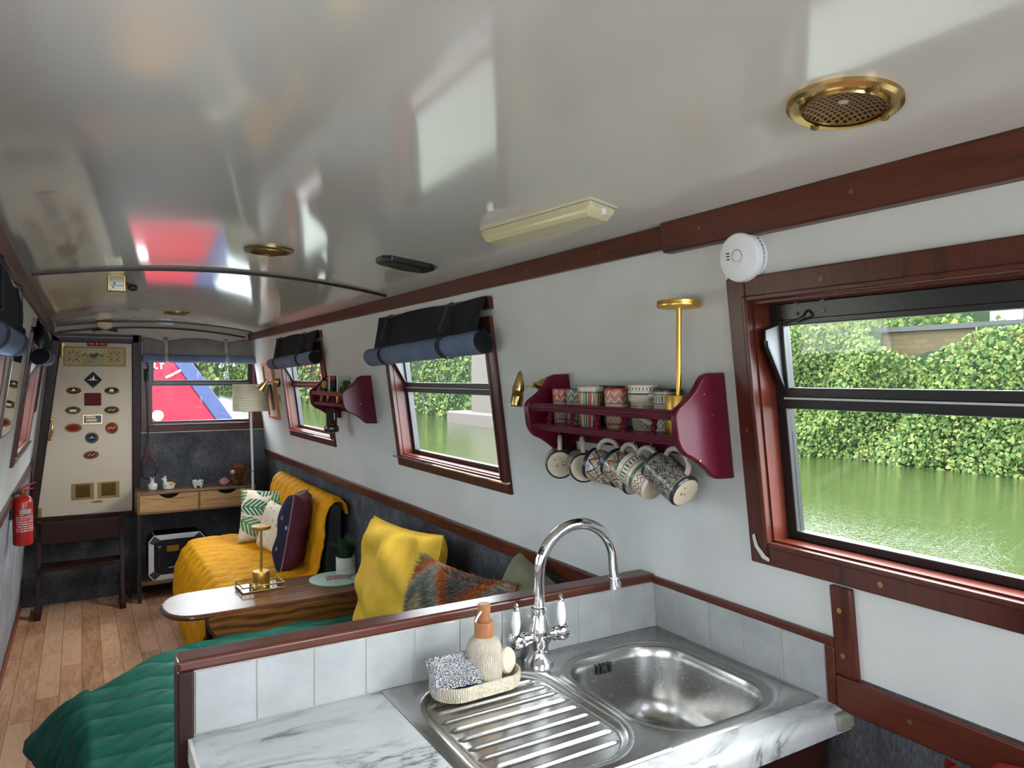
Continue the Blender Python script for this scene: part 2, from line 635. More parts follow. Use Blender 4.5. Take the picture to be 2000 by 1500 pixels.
# door
door = sroot('door_1', (0, YE, .6))
lx = lambda z: -.262 + (z - .632) * .1252
poly = [(lx(.612), .612), (.322, .606), (.325, 1.828), (lx(1.831), 1.831)]
MB().prism(poly, EP, .004, -.03).build('door_panel', cream, door, bevel=.003)
b = MB()
b.prism([(.326, .59), (.372, .58), (.385, 1.892), (.326, 1.892)], EP, .02, -.03)
b.prism([(lx(.59) - .045, .58), (lx(.6) - .004, .58), (lx(1.84) - .004, 1.84), (lx(1.84) - .055, 1.892)], EP, .02, -.03)
b.prism([(lx(1.84) - .055, 1.835), (.372, 1.835), (.372, 1.892), (lx(1.84) - .055, 1.892)], EP, .02, -.03)
b.build('door_frame', darkwood, door, bevel=.003)
MB().hexa(EP, -.15, .34, 1.868, 1.871, .018, .0225).build('door_frame_edge', pale_strip, door)
MB().hexa(EP, -.32, .38, .565, .606, .034, -.03).build('sill', darkwood, door, bevel=.004)
b = MB()
b.tube([EP(-.178, 1.285, .006), EP(-.174, 1.28, .03), EP(-.168, 1.25, .038), EP(-.172, 1.2, .038), EP(-.182, 1.165, .03), EP(-.186, 1.16, .006)], [.008, .008, .007, .011, .008, .008], 10)
for x, z in ((-.178, 1.287), (-.187, 1.158)):
    b.lathe([(.004, .002), (.018, .004), (.016, .010), (.006, .013)], EP(x, z, 0), 16, (0, -1, 0))
b.build('handle', brass, door)
for x in (.012, .171):
    hb = frame4(MB(), EP, x - .058, x + .058, .725, .822, .010, .003, .009)
    hb.hexa(EP, x - .062, x + .062, .72, .826, .002, .005)
    for k in range(9):
        z = .733 + k * .0103
        hb.prism([(.004, z), (.012, z), (.004, z + .008)], lambda o, zz, d: EP(d, zz, o), x - .045, x + .045)
    hb.build('vent_grille', oldbrass, door)
MB().prism([(.10 + .038 * math.cos(a) * (1 if abs(math.cos(a)) > .5 else 1), .693 + .009 * math.sin(a)) for a in [2 * PI * k / 16 for k in range(16)]], EP, .003, .007).build('latch_plate', oldbrass, door)
for x, z, h in ((-.105, 1.775, .1), (-.245, .648, .06)):
    q = MB().hexa(EP, x - .012, x + .012, z - h / 2, z + h / 2, .003, .007)
    q.cyl(EP(x - .010, z - h / 2, .010), EP(x - .010, z + h / 2, .010), .006, n=8)
    q.build('hinge', oldbrass, door)
b = MB()
b.hexa(EP, -.215, -.195, .655, .657, .003, .005)
b.lathe([(.002, .003), (.010, .004), (.009, .006)], EP(-.196, .735, 0), 12, (0, -1, 0))
b.build('escutcheon', cream, door)

# stern bulkhead behind the camera; doorway opening unseen, added and sized for its daylight
root = sroot('wall_back')
b = MB()
for (a0, a1, c0, c1) in ((-.42, .02, 0, 1.97), (.95, 1.40, 0, 1.97), (.02, .95, 0, 1.15)):
    b.box(a0, a1, -1.66, -1.6, c0, c1)
b.build('lining', wallm, root, smooth=0)

# ------------------------------------------------------------------ galley partition, tiles
root = sroot('wall_galley', (.15, 1.40, 0))
MB().box(.152, 1.272, 1.396, 1.432, 0, 1.058).build('panel', mahogz, root, smooth=0)
MB().box(.144, 1.262, 1.384, 1.440, 1.056, 1.078).build('cap', mahogx, root, bevel=.006, seg=3)
MB().box(.144, .171, 1.378, 1.440, 0, 1.060).build('post', darkwood, root, bevel=.004)
m = Mat('white glazed tiles', (.66, .67, .67), .12)
v = m.co()
m.color(m.ramp(m.noise(v, 14, 4), [(.35, (.31, .314, .312)), (.65, (.36, .364, .36))]))
m.bump(m.noise(v, 30, 2), .1, .002)
tilem = m.m
grout = plain('cream grout', (.42, .39, .33), .85)
b, g = MB(), MB()
xs = [.172, .278, .385, .490, .596, .702, .808, .914, 1.019, 1.124, 1.229, 1.268]
for a, c in zip(xs, xs[1:]):
    b.box(a + .0014, c - .0014, 1.386, 1.394, .9415, 1.0545)
g.box(.171, 1.270, 1.388, 1.397, .93, 1.056)
b.build('tiles', tilem, root, bevel=.0015)
g.build('grout', grout, root)
b, g = MB(), MB()
ys = [1.384, 1.302, 1.199, 1.097, .994, .89]
for a, c in zip(ys, ys[1:]):
    b.hexa(RP, c + .0014, a - .0014, .9415, 1.0545, .002, .011)
g.hexa(RP, .886, 1.388, .93, 1.056, -.002, .009)
root2 = sroot('trim_12', (1.27, 1.1, .94))
b.build('tiles', tilem, root2, bevel=.0015)
g.build('grout', grout, root2)
b = MB().hexa(RP, .868, 1.385, 1.055, 1.072, -.002, .014)
b.hexa(RP, .868, .889, .935, 1.0555, -.002, .014)
b.build('edging', mahog, root2, bevel=.003)

# ------------------------------------------------------------------ outside: canal, bank, ivy
rng = np.random.default_rng(3)
WZ = .27
m = Mat('canal water', (.022, .032, .010), .03)
v = m.co(scale=(1.6, 1, 1))
m.bump(m.noise(v, 4, 3, .55) * .35 + m.noise(v, 22, 3, .6) * .65, .19, .05)
waterm = m.m
b = MB()
b.add([(1.55, -9, WZ), (11.2, -9, WZ), (11.2, 90, WZ), (1.55, 90, WZ)], [(0, 1, 2, 3)])
b.add([(-1.4, 7.3, WZ), (1.55, 7.3, WZ), (1.55, 90, WZ), (-1.4, 90, WZ)], [(0, 1, 2, 3)])
o = struct(b.build('canal_water', waterm, smooth=0))
m = Mat('bank stock brick', (.45, .36, .22), .85)
br = m.n('TexBrick')
_, yy_, zz_ = m.xyz('Object')
cb_ = m.n('CombineXYZ')
m.L(yy_.k, cb_.inputs[0])
m.L(zz_.k, cb_.inputs[1])
m.L(cb_.outputs[0], br.inputs['Vector'])
br.inputs['Color1'].default_value = (.075, .054, .018, 1)
br.inputs['Color2'].default_value = (.058, .039, .014, 1)
br.inputs['Mortar'].default_value = (.045, .038, .025, 1)
br.inputs['Scale'].default_value = 1
br.inputs['Brick Width'].default_value = .22
br.inputs['Row Height'].default_value = .075
br.inputs['Mortar Size'].default_value = .008
m.color(br.outputs['Color'])
brickm = m.m
root = sroot('exterior_canal_wall', (11, 0, 0))
MB().box(11.0, 11.35, -9, 90, -.3, 2.30).build('brickwork', brickm, root, smooth=0)
MB().box(10.94, 11.42, -9, 90, 2.30, 2.375).build('coping', plain('stone coping', (.035, .037, .04), .8), root, smooth=0)
m = Mat('pale light-bouncing towpath', (.08, .11, .03), .9)  # unseen ground, its pale tone chosen to bounce daylight into the cabin
m.color(m.ramp(m.noise(m.co(), 6, 5), [(.3, (.34, .32, .27)), (.7, (.44, .42, .36))]))
struct(MB().box(-14, -1.4, -9, 90, .0, .62).build('exterior_ground_towpath', m.m, smooth=0))

m = Mat('leaf green', (.1, .2, .03), .6, spec=.12)
gi = m.n('NewGeometry')
f = X(m.t, gi.outputs['Random Per Island'])
m.color(m.ramp(f, [(.0, (.020, .046, .010)), (.35, (.050, .088, .020)), (.65, (.080, .118, .032)), (.90, (.115, .142, .040)), (.985, (.145, .145, .034)), (1, (.135, .115, .035))]))
m.b.inputs['Subsurface Weight'].default_value = 0
leafm = m.m
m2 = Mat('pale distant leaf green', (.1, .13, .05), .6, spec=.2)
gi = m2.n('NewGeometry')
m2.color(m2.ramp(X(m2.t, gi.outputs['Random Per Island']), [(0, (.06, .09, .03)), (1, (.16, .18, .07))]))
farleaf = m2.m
m = Mat('ivy mat with painted shade', (.03, .07, .015), .9)  # dark backing; shade between the leaves is put into its colour
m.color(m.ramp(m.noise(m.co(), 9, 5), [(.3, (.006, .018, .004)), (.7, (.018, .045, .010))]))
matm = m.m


def leaf_cloud(name, pts, size, nrm, label, cat, mat=leafm, backing=None):
    """pts (n,3); each leaf is a small folded five-pointed blade"""
    n = len(pts)
    q = np.array(nrm, float) + rng.normal(0, .55, (n, 3))
    q /= np.linalg.norm(q, axis=1)[:, None]
    t = rng.normal(0, 1, (n, 3)) + np.array([0, 0, -1.2])
    t -= q * (t * q).sum(1)[:, None]
    t /= np.linalg.norm(t, axis=1)[:, None]
    s_ = np.cross(q, t)
    L = (size * rng.uniform(.6, 1.3, n))[:, None]
    shape = [(-.45, 0, 0), (-.15, .48, -.12), (.12, .30, -.06), (.62, 0, -.10), (.12, -.30, -.06), (-.15, -.48, -.12)]
    vs = np.stack([pts + L * (a * t + b_ * s_ + c_ * q) for a, b_, c_ in shape], 1).reshape(-1, 3)
    fs = []
    for k in range(n):
        i = k * 6
        fs += [(i, i + 1, i + 2, i + 3), (i, i + 3, i + 4, i + 5)]
    me = bpy.data.meshes.new(name)
    me.from_pydata(vs.tolist(), [], fs)
    me.materials.append(mat)
    o = bpy.data.objects.new(name, me)
    COL.objects.link(o)
    BASE[o.name] = Vector((0, 0, 0))
    tag(o, label, cat, kind='stuff')
    if backing:
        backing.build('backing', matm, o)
    return o


def ivy_pts(y0, y1, z0, z1, n):
    y = rng.uniform(y0, y1, n)
    z = rng.uniform(z0, z1, n)
    bul = .18 + .16 * np.sin(y * 1.7) * np.sin(z * 2.1 + y) + .10 * np.sin(y * 4.1 + z * 3)
    bul = bul + np.clip((1.3 - z), 0, 1) * .25
    x = 10.9 - bul - rng.uniform(0, .12, n)
    keep = ~((np.abs(y - 5.95) < .62 + .10 * np.sin(z * 23)) & (z > 1.98 + .10 * np.sin(y * 6)))
    keep &= ~((np.abs(y - 5.55) < 1.2 + .06 * np.sin(z * 40)) & (z > 2.27))
    keep &= ~((y > 14.6) & (y < 19.3))
    return np.stack([x, y, z], 1)[keep]


P = np.concatenate([ivy_pts(3.2, 11.5, WZ - .02, 2.55, 21000), ivy_pts(12, 32, WZ, 3.0, 9000), ivy_pts(32, 75, WZ, 3.2, 7000)])
bk = MB()
bk.grid(lambda a, c: (10.90 + .05 * math.sin(a * 90), 3.0 + a * 8.5, WZ - .05 + c * (1.72 + .05 * math.sin(a * 60))), 60, 8)
bk.grid(lambda a, c: (10.93, 6.75 + a * 4.8, 1.7 + c * .62), 20, 3)
bk.grid(lambda a, c: (10.93, 3.0 + a * 2.3, 1.7 + c * .62), 10, 3)
bk.grid(lambda a, c: (10.88, 12 + a * 63, WZ - .05 + c * 2.3), 60, 8)
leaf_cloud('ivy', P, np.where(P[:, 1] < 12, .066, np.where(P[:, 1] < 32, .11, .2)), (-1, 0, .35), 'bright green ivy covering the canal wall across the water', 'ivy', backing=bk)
yy = np.concatenate([rng.uniform(1.5, 13, 9000), rng.uniform(13, 75, 7000)])
near = yy < 13
zz = np.where(near, rng.uniform(2.15, 3.7, len(yy)), rng.uniform(2.2, 9.0, len(yy)))
xx = np.where(near, 12.1, 13) + .4 * np.sin(yy * 1.3) * np.sin(zz * 1.6) - rng.uniform(0, .5, len(yy))
kp = ~((np.abs(yy - 5.25) < .55) & (zz > 2.45 + .05 * np.sin(yy * 20)))
bk = MB()
bk.grid(lambda a, c: (13.15, 13.0 + a * 62, 0 + c * 8.6), 30, 8)
bk.grid(lambda a, c: (12.6, 5.95 + a * 7.1, 0 + c * 3.3), 14, 4)
bk.grid(lambda a, c: (12.6, 1.0 + a * 3.6, 0 + c * 3.3), 8, 4)
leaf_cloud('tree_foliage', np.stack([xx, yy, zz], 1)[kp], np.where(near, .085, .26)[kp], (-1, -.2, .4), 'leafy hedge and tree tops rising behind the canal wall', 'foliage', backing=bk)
n = 6000
xx = rng.uniform(-7, 9, n)
zz = rng.uniform(.5, 7.5, n)
yy = 62 + 2.0 * np.sin(xx * 1.1) * np.sin(zz * 1.3) - rng.uniform(0, 2, n)
bk = MB()
bk.grid(lambda a, c: (-9 + a * 19, 64.5, 0 + c * 7.5), 20, 8)
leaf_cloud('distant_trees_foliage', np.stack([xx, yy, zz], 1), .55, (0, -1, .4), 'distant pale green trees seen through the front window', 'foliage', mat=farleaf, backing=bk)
n = 5000
yy = rng.uniform(-6, 9, n)
zz = rng.uniform(.6, 1.7, n)
xx = -7.5 + .4 * np.sin(yy * 2) + rng.uniform(0, .4, n)
bk = MB()
bk.grid(lambda a, c: (-7.8, -7 + a * 18, .6 + c * 1.0), 20, 6)
leaf_cloud('hedge_foliage', np.stack([xx, yy, zz], 1), .14, (1, 0, .3), 'green hedge beside the towpath', 'hedge', backing=bk)

# house beyond the wall
h = thing('house', 'cream brick house with a white sash window beyond the ivy wall', 'house', (19, 8.6, 0))
stock = plain('cream stock brick', (.075, .068, .05), .85)
MB().box(17, 22, 5.2, 8.35, 0, 9).build('wall_block', stock, h, smooth=0)
wf = frame4(MB(), lambda a, c, o: Vector((17 - o, a, c)), 7.45, 8.05, 2.7, 4.4, .08, .0, .06).build('window_frame', plain('white painted sash', (.14, .14, .14), .5), h)
b = MB().box(16.96, 16.99, 7.45, 8.05, 2.7, 4.4)
b.build('pane', plain('house glass with painted sky reflection', (.25, .30, .34), .08), h)  # pale blue colour stands in for sky reflected in the pane

# pale bridge abutment standing in the canal
h = thing('bridge_pier', 'pale stone bridge pier standing in the water beyond the middle window', 'bridge pier', (9.6, 17, 0))
pm = plain('pale rendered stone', (.078, .062, .053), .85)
MB().box(9.55, 11, 15.4, 18.1, 0, 4.2).build('shaft', pm, h, smooth=0)
MB().box(9.2, 11, 14.9, 19.0, 0, .62).build('plinth', pm, h, bevel=.05)

# red moored boat end seen through the front window
h = thing('moored_boat', 'bright red boat cabin with a slanted blue edge outside the front window', 'boat', (.4, 8.0, .36))
red = plain('bright red boat paint', (.17, .005, .014), .6, spec=.15)
blue = plain('navy blue boat paint', (.022, .03, .075), .6, spec=.15)
def BP(x, z, d): return Vector((x, 8.0 + d, z))
MB().prism([(-1.0, .62), (1.56, .62), (.60, 2.06), (-1.0, 2.06)], BP, 0, .6).build('cabin_front', red, h, bevel=.01)
MB().prism([(1.56, .62), (1.73, .62), (.77, 2.06), (.60, 2.06)], BP, -.012, .6).build('blue_edge', blue, h, bevel=.008)
MB().prism([(-1.3, .2), (1.9, .2), (1.85, .64), (-1.2, .64)], BP, -.05, 1.2).build('hull', blackmatt, h, bevel=.02)
MB().lathe([(.005, .02), (.04, .018), (.052, .008), (.054, 0)], BP(.664, 1.2, 0), 20, (0, -1, 0)).build('round_vent', whiteplastic, h)
MB().tube([BP(.74, 1.585, -.02), BP(.80, 1.615, -.04), BP(.87, 1.655, -.02)], .014, 8).build('cleat', chrome, h)
b = MB()
for x in (.63, .69):
    b.box(x, x + .012, 7.985, 8.0, 1.67, 1.73)
b.box(.63, .665, 7.985, 8.0, 1.67, 1.682)
b.box(.685, .72, 7.985, 8.0, 1.718, 1.73)
b.build('painted_number', whiteplastic, h)

# ------------------------------------------------------------------ galley: worktop, sink, tap
m = Mat('marble laminate', (.72, .73, .74), .22)
v = m.co(rot=(0, 0, .5), scale=(1, 2.2, 1))
w_ = m.n('TexNoise')
m.L(v, w_.inputs['Vector'])
w_.inputs['Scale'].default_value = 3.2
w_.inputs['Detail'].default_value = 9
w_.inputs['Roughness'].default_value = .62
w_.inputs['Distortion'].default_value = .9
f = (X(m.t, w_.outputs[0]) - .5).ab()
g = m.noise(m.co(), 3, 4)
m.color(m.ramp(f + (g - .5).mx(0) * .22, [(.0, (.09, .095, .10)), (.009, (.18, .185, .19)), (.026, (.31, .32, .325)), (.07, (.39, .40, .405)), (.2, (.44, .45, .455))]))
marble = m.m
wt = thing('worktop', 'white marble effect laminate worktop around the steel sink', 'worktop', (.72, 1.1, .9))
b = MB()
nose = [(.935, .900), (.935, .940)] + [(.863 - .018 * math.sin(a) , .922 + .018 * math.cos(a)) for a in [PI / 2 * k / 6 for k in range(7)]] + [(.845, .900)]
b.prism(nose, lambda y, z, d: Vector((d, y, z)), .166, 1.284)
b.box(.166, .548, .935, 1.386, .90, .94)
b.box(1.238, 1.2775, .935, 1.386, .90, .94)
b.box(.548, 1.238, 1.356, 1.386, .90, .94)
b.build('slab', marble, wt, smooth=40)
b = MB().prism(nose, lambda y, z, d: Vector((d, y, z)), .160, .1662)
b.box(.160, .1662, .935, 1.378, .90, .94)
b.build('end_strip', plain('pale laminate edging', (.55, .53, .50), .4), wt)
MB().hexa(RP, .838, .889, .905, .937, .000, .05).build('end_filler', plain('greyish beige sealant', (.20, .19, .16), .8), wt, bevel=.006)  # filler in one greyish beige tone
cab = thing('sink_cabinet', 'dark wooden base cabinet under the marble worktop', 'cabinet', (.72, 1.1, 0))
b = MB().box(.20, 1.262, .90, 1.38, .10, .62)
b.box(.20, .222, .90, 1.38, .62, .90)
b.box(1.24, 1.262, .90, 1.38, .62, .90)
b.box(.20, 1.262, .90, .92, .62, .90)
b.build('carcass', darkwood, cab, smooth=0)
MB().box(.20, 1.262, .93, 1.38, 0, .10).build('plinth', blackmatt, cab, smooth=0)
for x0, x1 in ((.21, .725), (.735, 1.25)):
    d = MB().box(x0, x1, .880, .899, .12, .885).build('door', darkwood, cab, bevel=.004)
    MB().lathe([(.006, 0), (.006, .012), (.014, .018), (.013, .026), (.003, .028)], (x1 - .05 if x0 < .5 else x0 + .05, .88, .75), 14, (0, -1, 0)).build('knob', brass, d)

m = Mat('brushed stainless steel', (.50, .495, .485), .24, 1)
v = m.co(scale=(1, 14, 14))
m.rgh(m.noise(v, 40, 3), .17, .32)
steel = m.m
sk = thing('kitchen_sink', 'stainless steel sink with ribbed drainer set in the worktop', 'sink', (.89, 1.15, .94))
SX0, SX1, SY0, SY1, ZD = .522, 1.262, .905, 1.3845, .9445


def sm(t):
    t = max(0, min(1, t))
    return t * t * (3 - 2 * t)


def rr(x, y, cx, cy_, hx, hy, r):
    qx, qy = abs(x - cx) - hx + r, abs(y - cy_) - hy + r
    return math.hypot(max(qx, 0), max(qy, 0)) + min(max(qx, qy), 0) - r


def drain_z(x, y):
    d = rr(x, y, .703, 1.140, .150, .208, .11)
    z = ZD + .0015 * sm(1 - abs(d - .010) / .010) - .009 * sm(-d / .016)
    e = min(x - SX0, y - SY0, SY1 - y)
    z -= .0035 * sm(1 - e / .007)
    if d < -.018:
        k = (y - .950) / .0365
        w = abs(k - round(k)) * .0365
        z += .0055 * sm(1 - w / .0052) * sm((-d - .018) / .012)
    return z


MB().grid(lambda a, c: Vector((SX0 + a * (.868 - SX0), SY0 + c * (SY1 - SY0), drain_z(SX0 + a * (.868 - SX0), SY0 + c * (SY1 - SY0)))), 70, 240).build('drainer', steel, sk, smooth=80)
N = 96
BCX, BCY = 1.052, 1.128


def rloop(hx, hy, r, z, cx=BCX, cy_=BCY):
    out = []
    for k in range(N):
        a = 2 * PI * (k + .5) / N
        dx, dy = math.cos(a), math.sin(a)
        lo, hi = 0, .6
        for _ in range(30):
            md = (lo + hi) / 2
            if rr(md * dx, md * dy, 0, 0, hx, hy, r) < 0:
                lo = md
            else:
                hi = md
        out.append(Vector((cx + lo * dx, cy_ + lo * dy, z)))
    return out


def outer(z, inset=0):
    x0, x1, y0, y1 = .868, SX1 - inset, SY0 + inset, SY1 - inset
    out = []
    for k in range(N):
        a = 2 * PI * (k + .5) / N
        dx, dy = math.cos(a), math.sin(a)
        tx = ((x1 if dx > 0 else x0) - BCX) / dx
        ty = ((y1 if dy > 0 else y0) - BCY) / dy
        t = min(tx, ty)
        out.append(Vector((BCX + t * dx, BCY + t * dy, z)))
    for cx, cy_ in ((x0, y0), (x0, y1), (x1, y0), (x1, y1)):
        i = min(range(N), key=lambda q: (out[q].x - cx) ** 2 + (out[q].y - cy_) ** 2)
        out[i] = Vector((cx, cy_, z))
    return out


rs = [outer(ZD - .0035), outer(ZD, .006), rloop(.178, .207, .115, ZD), rloop(.174, .203, .115, ZD + .0015), rloop(.169, .198, .112, ZD - .002), rloop(.166, .194, .11, ZD - .004), rloop(.160, .188, .105, ZD - .004), rloop(.155, .183, .102, ZD - .009),
      rloop(.151, .179, .10, ZD - .03), rloop(.145, .173, .095, ZD - .12), rloop(.138, .166, .09, ZD - .15), rloop(.122, .15, .08, ZD - .168), rloop(.09, .115, .06, ZD - .174), rloop(.042, .042, .042, ZD - .176)]
MB().rings(rs, cap=False).build('bowl', steel, sk, smooth=60)
MB().lathe([(.044, .002), (.040, .003), (.034, -.003), (.012, -.004), (.001, -.001)], (BCX, BCY, ZD - .176), 24).build('plug_waste', chrome, sk)
b = MB()
for k in range(4):
    x = 1.012 + k * .0115
    b.box(x, x + .0055, 1.2985, 1.3045, .898, .922)
b.build('overflow_slot', blackmatt, sk, bevel=.002)
MB().cyl((1.032, 1.302, .910), (1.032, 1.296, .910), .005, n=12).build('overflow_screw', chrome, sk)

tp = thing('mixer_tap', 'chrome swan neck mixer tap with two white lever handles', 'tap', (.876, 1.340, .944))
TX, TY = .876, 1.338
b = MB().lathe([(.033, 0), (.033, .006), (.027, .014), (.021, .028), (.0215, .040), (.028, .052), (.028, .066), (.024, .082), (.019, .100), (.0155, .108), (.018, .112), (.018, .122), (.0145, .126)], (TX, TY, .944), 28)
b.cyl((TX - .035, TY, 1.002), (TX + .035, TY, 1.002), .0135, n=20)
b.build('body', chrome, tp)
pts = [(TX, TY, 1.05), (TX, TY, 1.10), (TX, TY, 1.137)] + [(TX + .107 - .107 * math.cos(a), TY, 1.140 + .103 * math.sin(a)) for a in [PI * k / 18 for k in range(1, 18)]] + [(TX + .2145, TY, 1.125), (TX + .217, TY, 1.100)]
b = MB().tube(pts, .0128, 18)
b.cyl((TX + .2165, TY, 1.104), (TX + .2185, TY, 1.078), .0145, n=18)
b.build('spout', chrome, tp)
for sgn in (-1, 1):
    xx = TX + sgn * .035
    vv = MB().lathe([(.0125, 0), (.0165, .003), (.0165, .010), (.0125, .013), (.018, .017), (.0195, .026), (.018, .036), (.010, .042), (.001, .043)], (xx, TY, 1.002), 22, (sgn, 0, 0)).build('valve', chrome, tp)
    lv = MB().lathe([(.006, .010), (.0075, .016), (.0105, .030), (.0105, .042), (.008, .060), (.0065, .066)], (TX + sgn * .062, TY, 1.004), 18, (0, .05 * sgn, 1)).build('lever', plain('white porcelain', (.78, .78, .76), .12), vv)
    lv['label'] = 'white porcelain lever'
    MB().lathe([(.006, .064), (.0065, .070), (.004, .074), (.0048, .079), (.002, .083)], (TX + sgn * .062, TY, 1.004), 14, (0, .05 * sgn, 1)).build('lever_tip', chrome, vv)

# soap tray and the things on it
m = Mat('ribbed stone ceramic', (.46, .40, .31), .8)
u, v, _ = m.xyz('UV')
ridge = ((u * 70 + (m.noise(m.co(), 120, 2) - .5) * 1.6) * (2 * PI)).sn()
m.bump(ridge + m.noise(m.co(), 260, 2), .8, .0012)
m.color(m.ramp(m.noise(m.co(), 40, 3), [(.3, (.42, .36, .28)), (.7, (.52, .46, .36))]))
stonem = m.m
TCX, TCY, TA = .690, 1.290, .03


def stad(hl, hw, z, n=40):
    out = []
    for k in range(n):
        a = 2 * PI * k / n
        x, y = hw * math.cos(a), hw * math.sin(a)
        x += (hl - hw) * (1 if math.cos(a) > 0 else -1)
        out.append(Vector((TCX + x * math.cos(TA) - y * math.sin(TA), TCY + x * math.sin(TA) + y * math.cos(TA), z)))
    return out


tr = MB().rings([stad(.086, .042, .9445), stad(.096, .050, .947), stad(.1, .053, .958), stad(.1, .053, .974), stad(.096, .049, .975), stad(.094, .047, .960), stad(.088, .043, .955)], uv=True).build('soap_tray', stonem, base=(TCX, TCY, .9445))
tag(tr, 'oval stone-coloured ribbed tray on the draining board', 'tray')
sd = thing('soap_dispenser', 'beige ribbed soap dispenser with wooden pump standing in the tray', 'soap dispenser', (.7095, 1.290, .955))
MB().lathe([(.030, 0), (.0365, .004), (.0375, .02), (.0375, .062), (.036, .074), (.031, .086), (.023, .094), (.016, .096)], (.7095, 1.290, .955), 40).build('bottle', stonem, sd)
warmwood = wood('warm oiled wood', (.24, .085, .032), (.33, .13, .05), None, 'z', 12, .4)
MB().lathe([(.0205, .090), (.0205, .124), (.0185, .125), (.017, .124)], (.7095, 1.290, .955), 28).build('collar', warmwood, sd, bevel=.0008)
b = MB().lathe([(.010, .118), (.0130, .124), (.0132, .160), (.0125, .161)], (.7095, 1.290, .955), 24)
b.build('pump_head', warmwood, sd, bevel=.0008)
MB().tube([(.700, 1.285, 1.103), (.684, 1.276, 1.094), (.680, 1.274, 1.088)], .003, 8).build('nozzle', chrome, sd)
m = Mat('silver scouring mesh', (.5, .5, .5), .32, .85)
v = m.co(rot=(0, 0, .6), scale=(1, 1.5, 1))
f = m.voro(v, 330)
m.color(m.ramp(f, [(.1, (.80, .80, .84)), (.5, (.36, .36, .38)), (.9, (.12, .12, .13))]))
m.bump(f, 1.0, .003)


def pillow(w, h, t, nx=18, pinch=.06, crease=.004, seed=0, ears=1.0):
    """front and back half of a stuffed cushion in its own x/z plane, +y is the back"""
    rnd = random.Random(seed)
    ph = [rnd.uniform(0, 6) for _ in range(6)]

    def side(s):
        def fn(a, c):
            u_, v_ = a * 2 - 1, c * 2 - 1
            px = u_ * w / 2 * (1 - pinch * (1 - v_ * v_) * abs(u_))
            pz = v_ * h / 2 * (1 - pinch * (1 - u_ * u_) * abs(v_))
            e = max(0, (1 - u_ ** 4) * (1 - v_ ** 4))
            wr = crease * math.sin(5 * u_ + 3 * v_ + ph[0]) * math.sin(4 * v_ - 2 * u_ + ph[1]) + crease * .7 * math.sin(11 * u_ * v_ + ph[2])
            return Vector((px, s * (t / 2 * e ** .42 + wr * e), pz))
        return fn
    return side(-1), side(1)


def place(fn, c, rot, z0=0):
    mm = Euler(rot).to_matrix()
    c = Vector(c)
    return lambda a, b_: c + mm @ fn(a, b_)


f0, f1 = pillow(.108, .078, .026, crease=.002, seed=3)
c0, r0 = (.640, 1.288, .993), (R(-52), R(-6), R(-14))
o = MB().grid(place(f0, c0, r0), 14, 14).grid(place(f1, c0, r0), 14, 14).build('scouring_pad', m.m, base=(.64, 1.29, .976), smooth=80)
tag(o, 'silver mesh scouring pad lying in the soap tray', 'scouring pad')
f0, f1 = pillow(.064, .052, .022, crease=.001, seed=4)
c0, r0 = (.668, 1.296, .9715), (R(-70), R(-6), R(-20))
o = MB().grid(place(f0, c0, r0), 10, 10).grid(place(f1, c0, r0), 10, 10).build('blue_sponge', cloth('blue sponge cloth', (.01, .20, .38), None, 300), base=(.65, 1.297, .957), smooth=80)
tag(o, 'blue sponge tucked beneath the silver scouring pad', 'sponge')
o = MB().lathe([(.004, 0), (.024, .001), (.027, .005), (.027, .012), (.024, .016), (.004, .017)], (.761, 1.300, .985), 24, (.45, -.85, .15)).build('round_scrubber', plain('pale wooden scrubber', (.55, .47, .36), .7), base=(.76, 1.3, .958))
tag(o, 'small round pale scrubber behind the soap dispenser', 'scrubber')

# ------------------------------------------------------------------ burgundy wall shelves
burg = plain('glossy burgundy paint', (.085, .0035, .0155), .3, spec=.25)
burg.node_tree.nodes['Principled BSDF'].inputs['Coat Weight'].default_value = .0


def shelf(name, label, y0, y1, group=None, hang=True):
    """two scalloped side panels, a shelf board, a rail on turned spindles"""
    root = thing(name, label, 'shelf', (RX(1.45), (y0 + y1) / 2, 1.45), group)
    pr_ = [(0, 1.592), (.050, 1.590), (.066, 1.583), (.078, 1.570)]
    pr_ += [(.086 + .058 * t, 1.560 - .042 * (t ** .8)) for t in (0, .25, .5, .75, 1)] + [(.153, 1.508), (.156, 1.497)]
    pr_ += [(.156, 1.452), (.153, 1.440), (.146, 1.428)] + [(.136 - .062 * t, 1.418 - .038 * (t ** 1.3)) for t in (0, .25, .5, .75, 1)] + [(.064, 1.368), (.052, 1.362), (0, 1.360)]
    for y in (y0, y1 - .018):
        MB().prism(pr_, lambda o, z, d: RP(d, z, o), y, y + .018).build('side_panel', burg, root, bevel=.004, seg=3)
    MB().hexa(RP, y0 + .016, y1 - .016, 1.437, 1.456, 0, .142).build('shelf_board', burg, root, bevel=.003)
    b = MB().hexa(RP, y0 + .016, y1 - .016, 1.490, 1.512, .130, .145)
    b.hexa(RP, y0 + .016, y1 - .016, 1.497, 1.507, .128, .149)
    b.build('rail', burg, root, bevel=.002)
    MB().hexa(RP, y0 + .016, y1 - .016, 1.400, 1.442, 0, .012).build('back_rail', burg, root, bevel=.002)
    n = 5
    for k in range(n):
        y = y0 + .018 + (y1 - y0 - .036) * (k + .75) / (n + .5)
        p = RP(y, 1.454, .139)
        MB().lathe([(.0060, 0), (.0082, .006), (.0050, .010), (.0088, .018), (.0050, .026), (.0082, .031), (.0058, .038)], p, 12, (.1363, 0, 1)).build('spindle', burg, root)
    return root


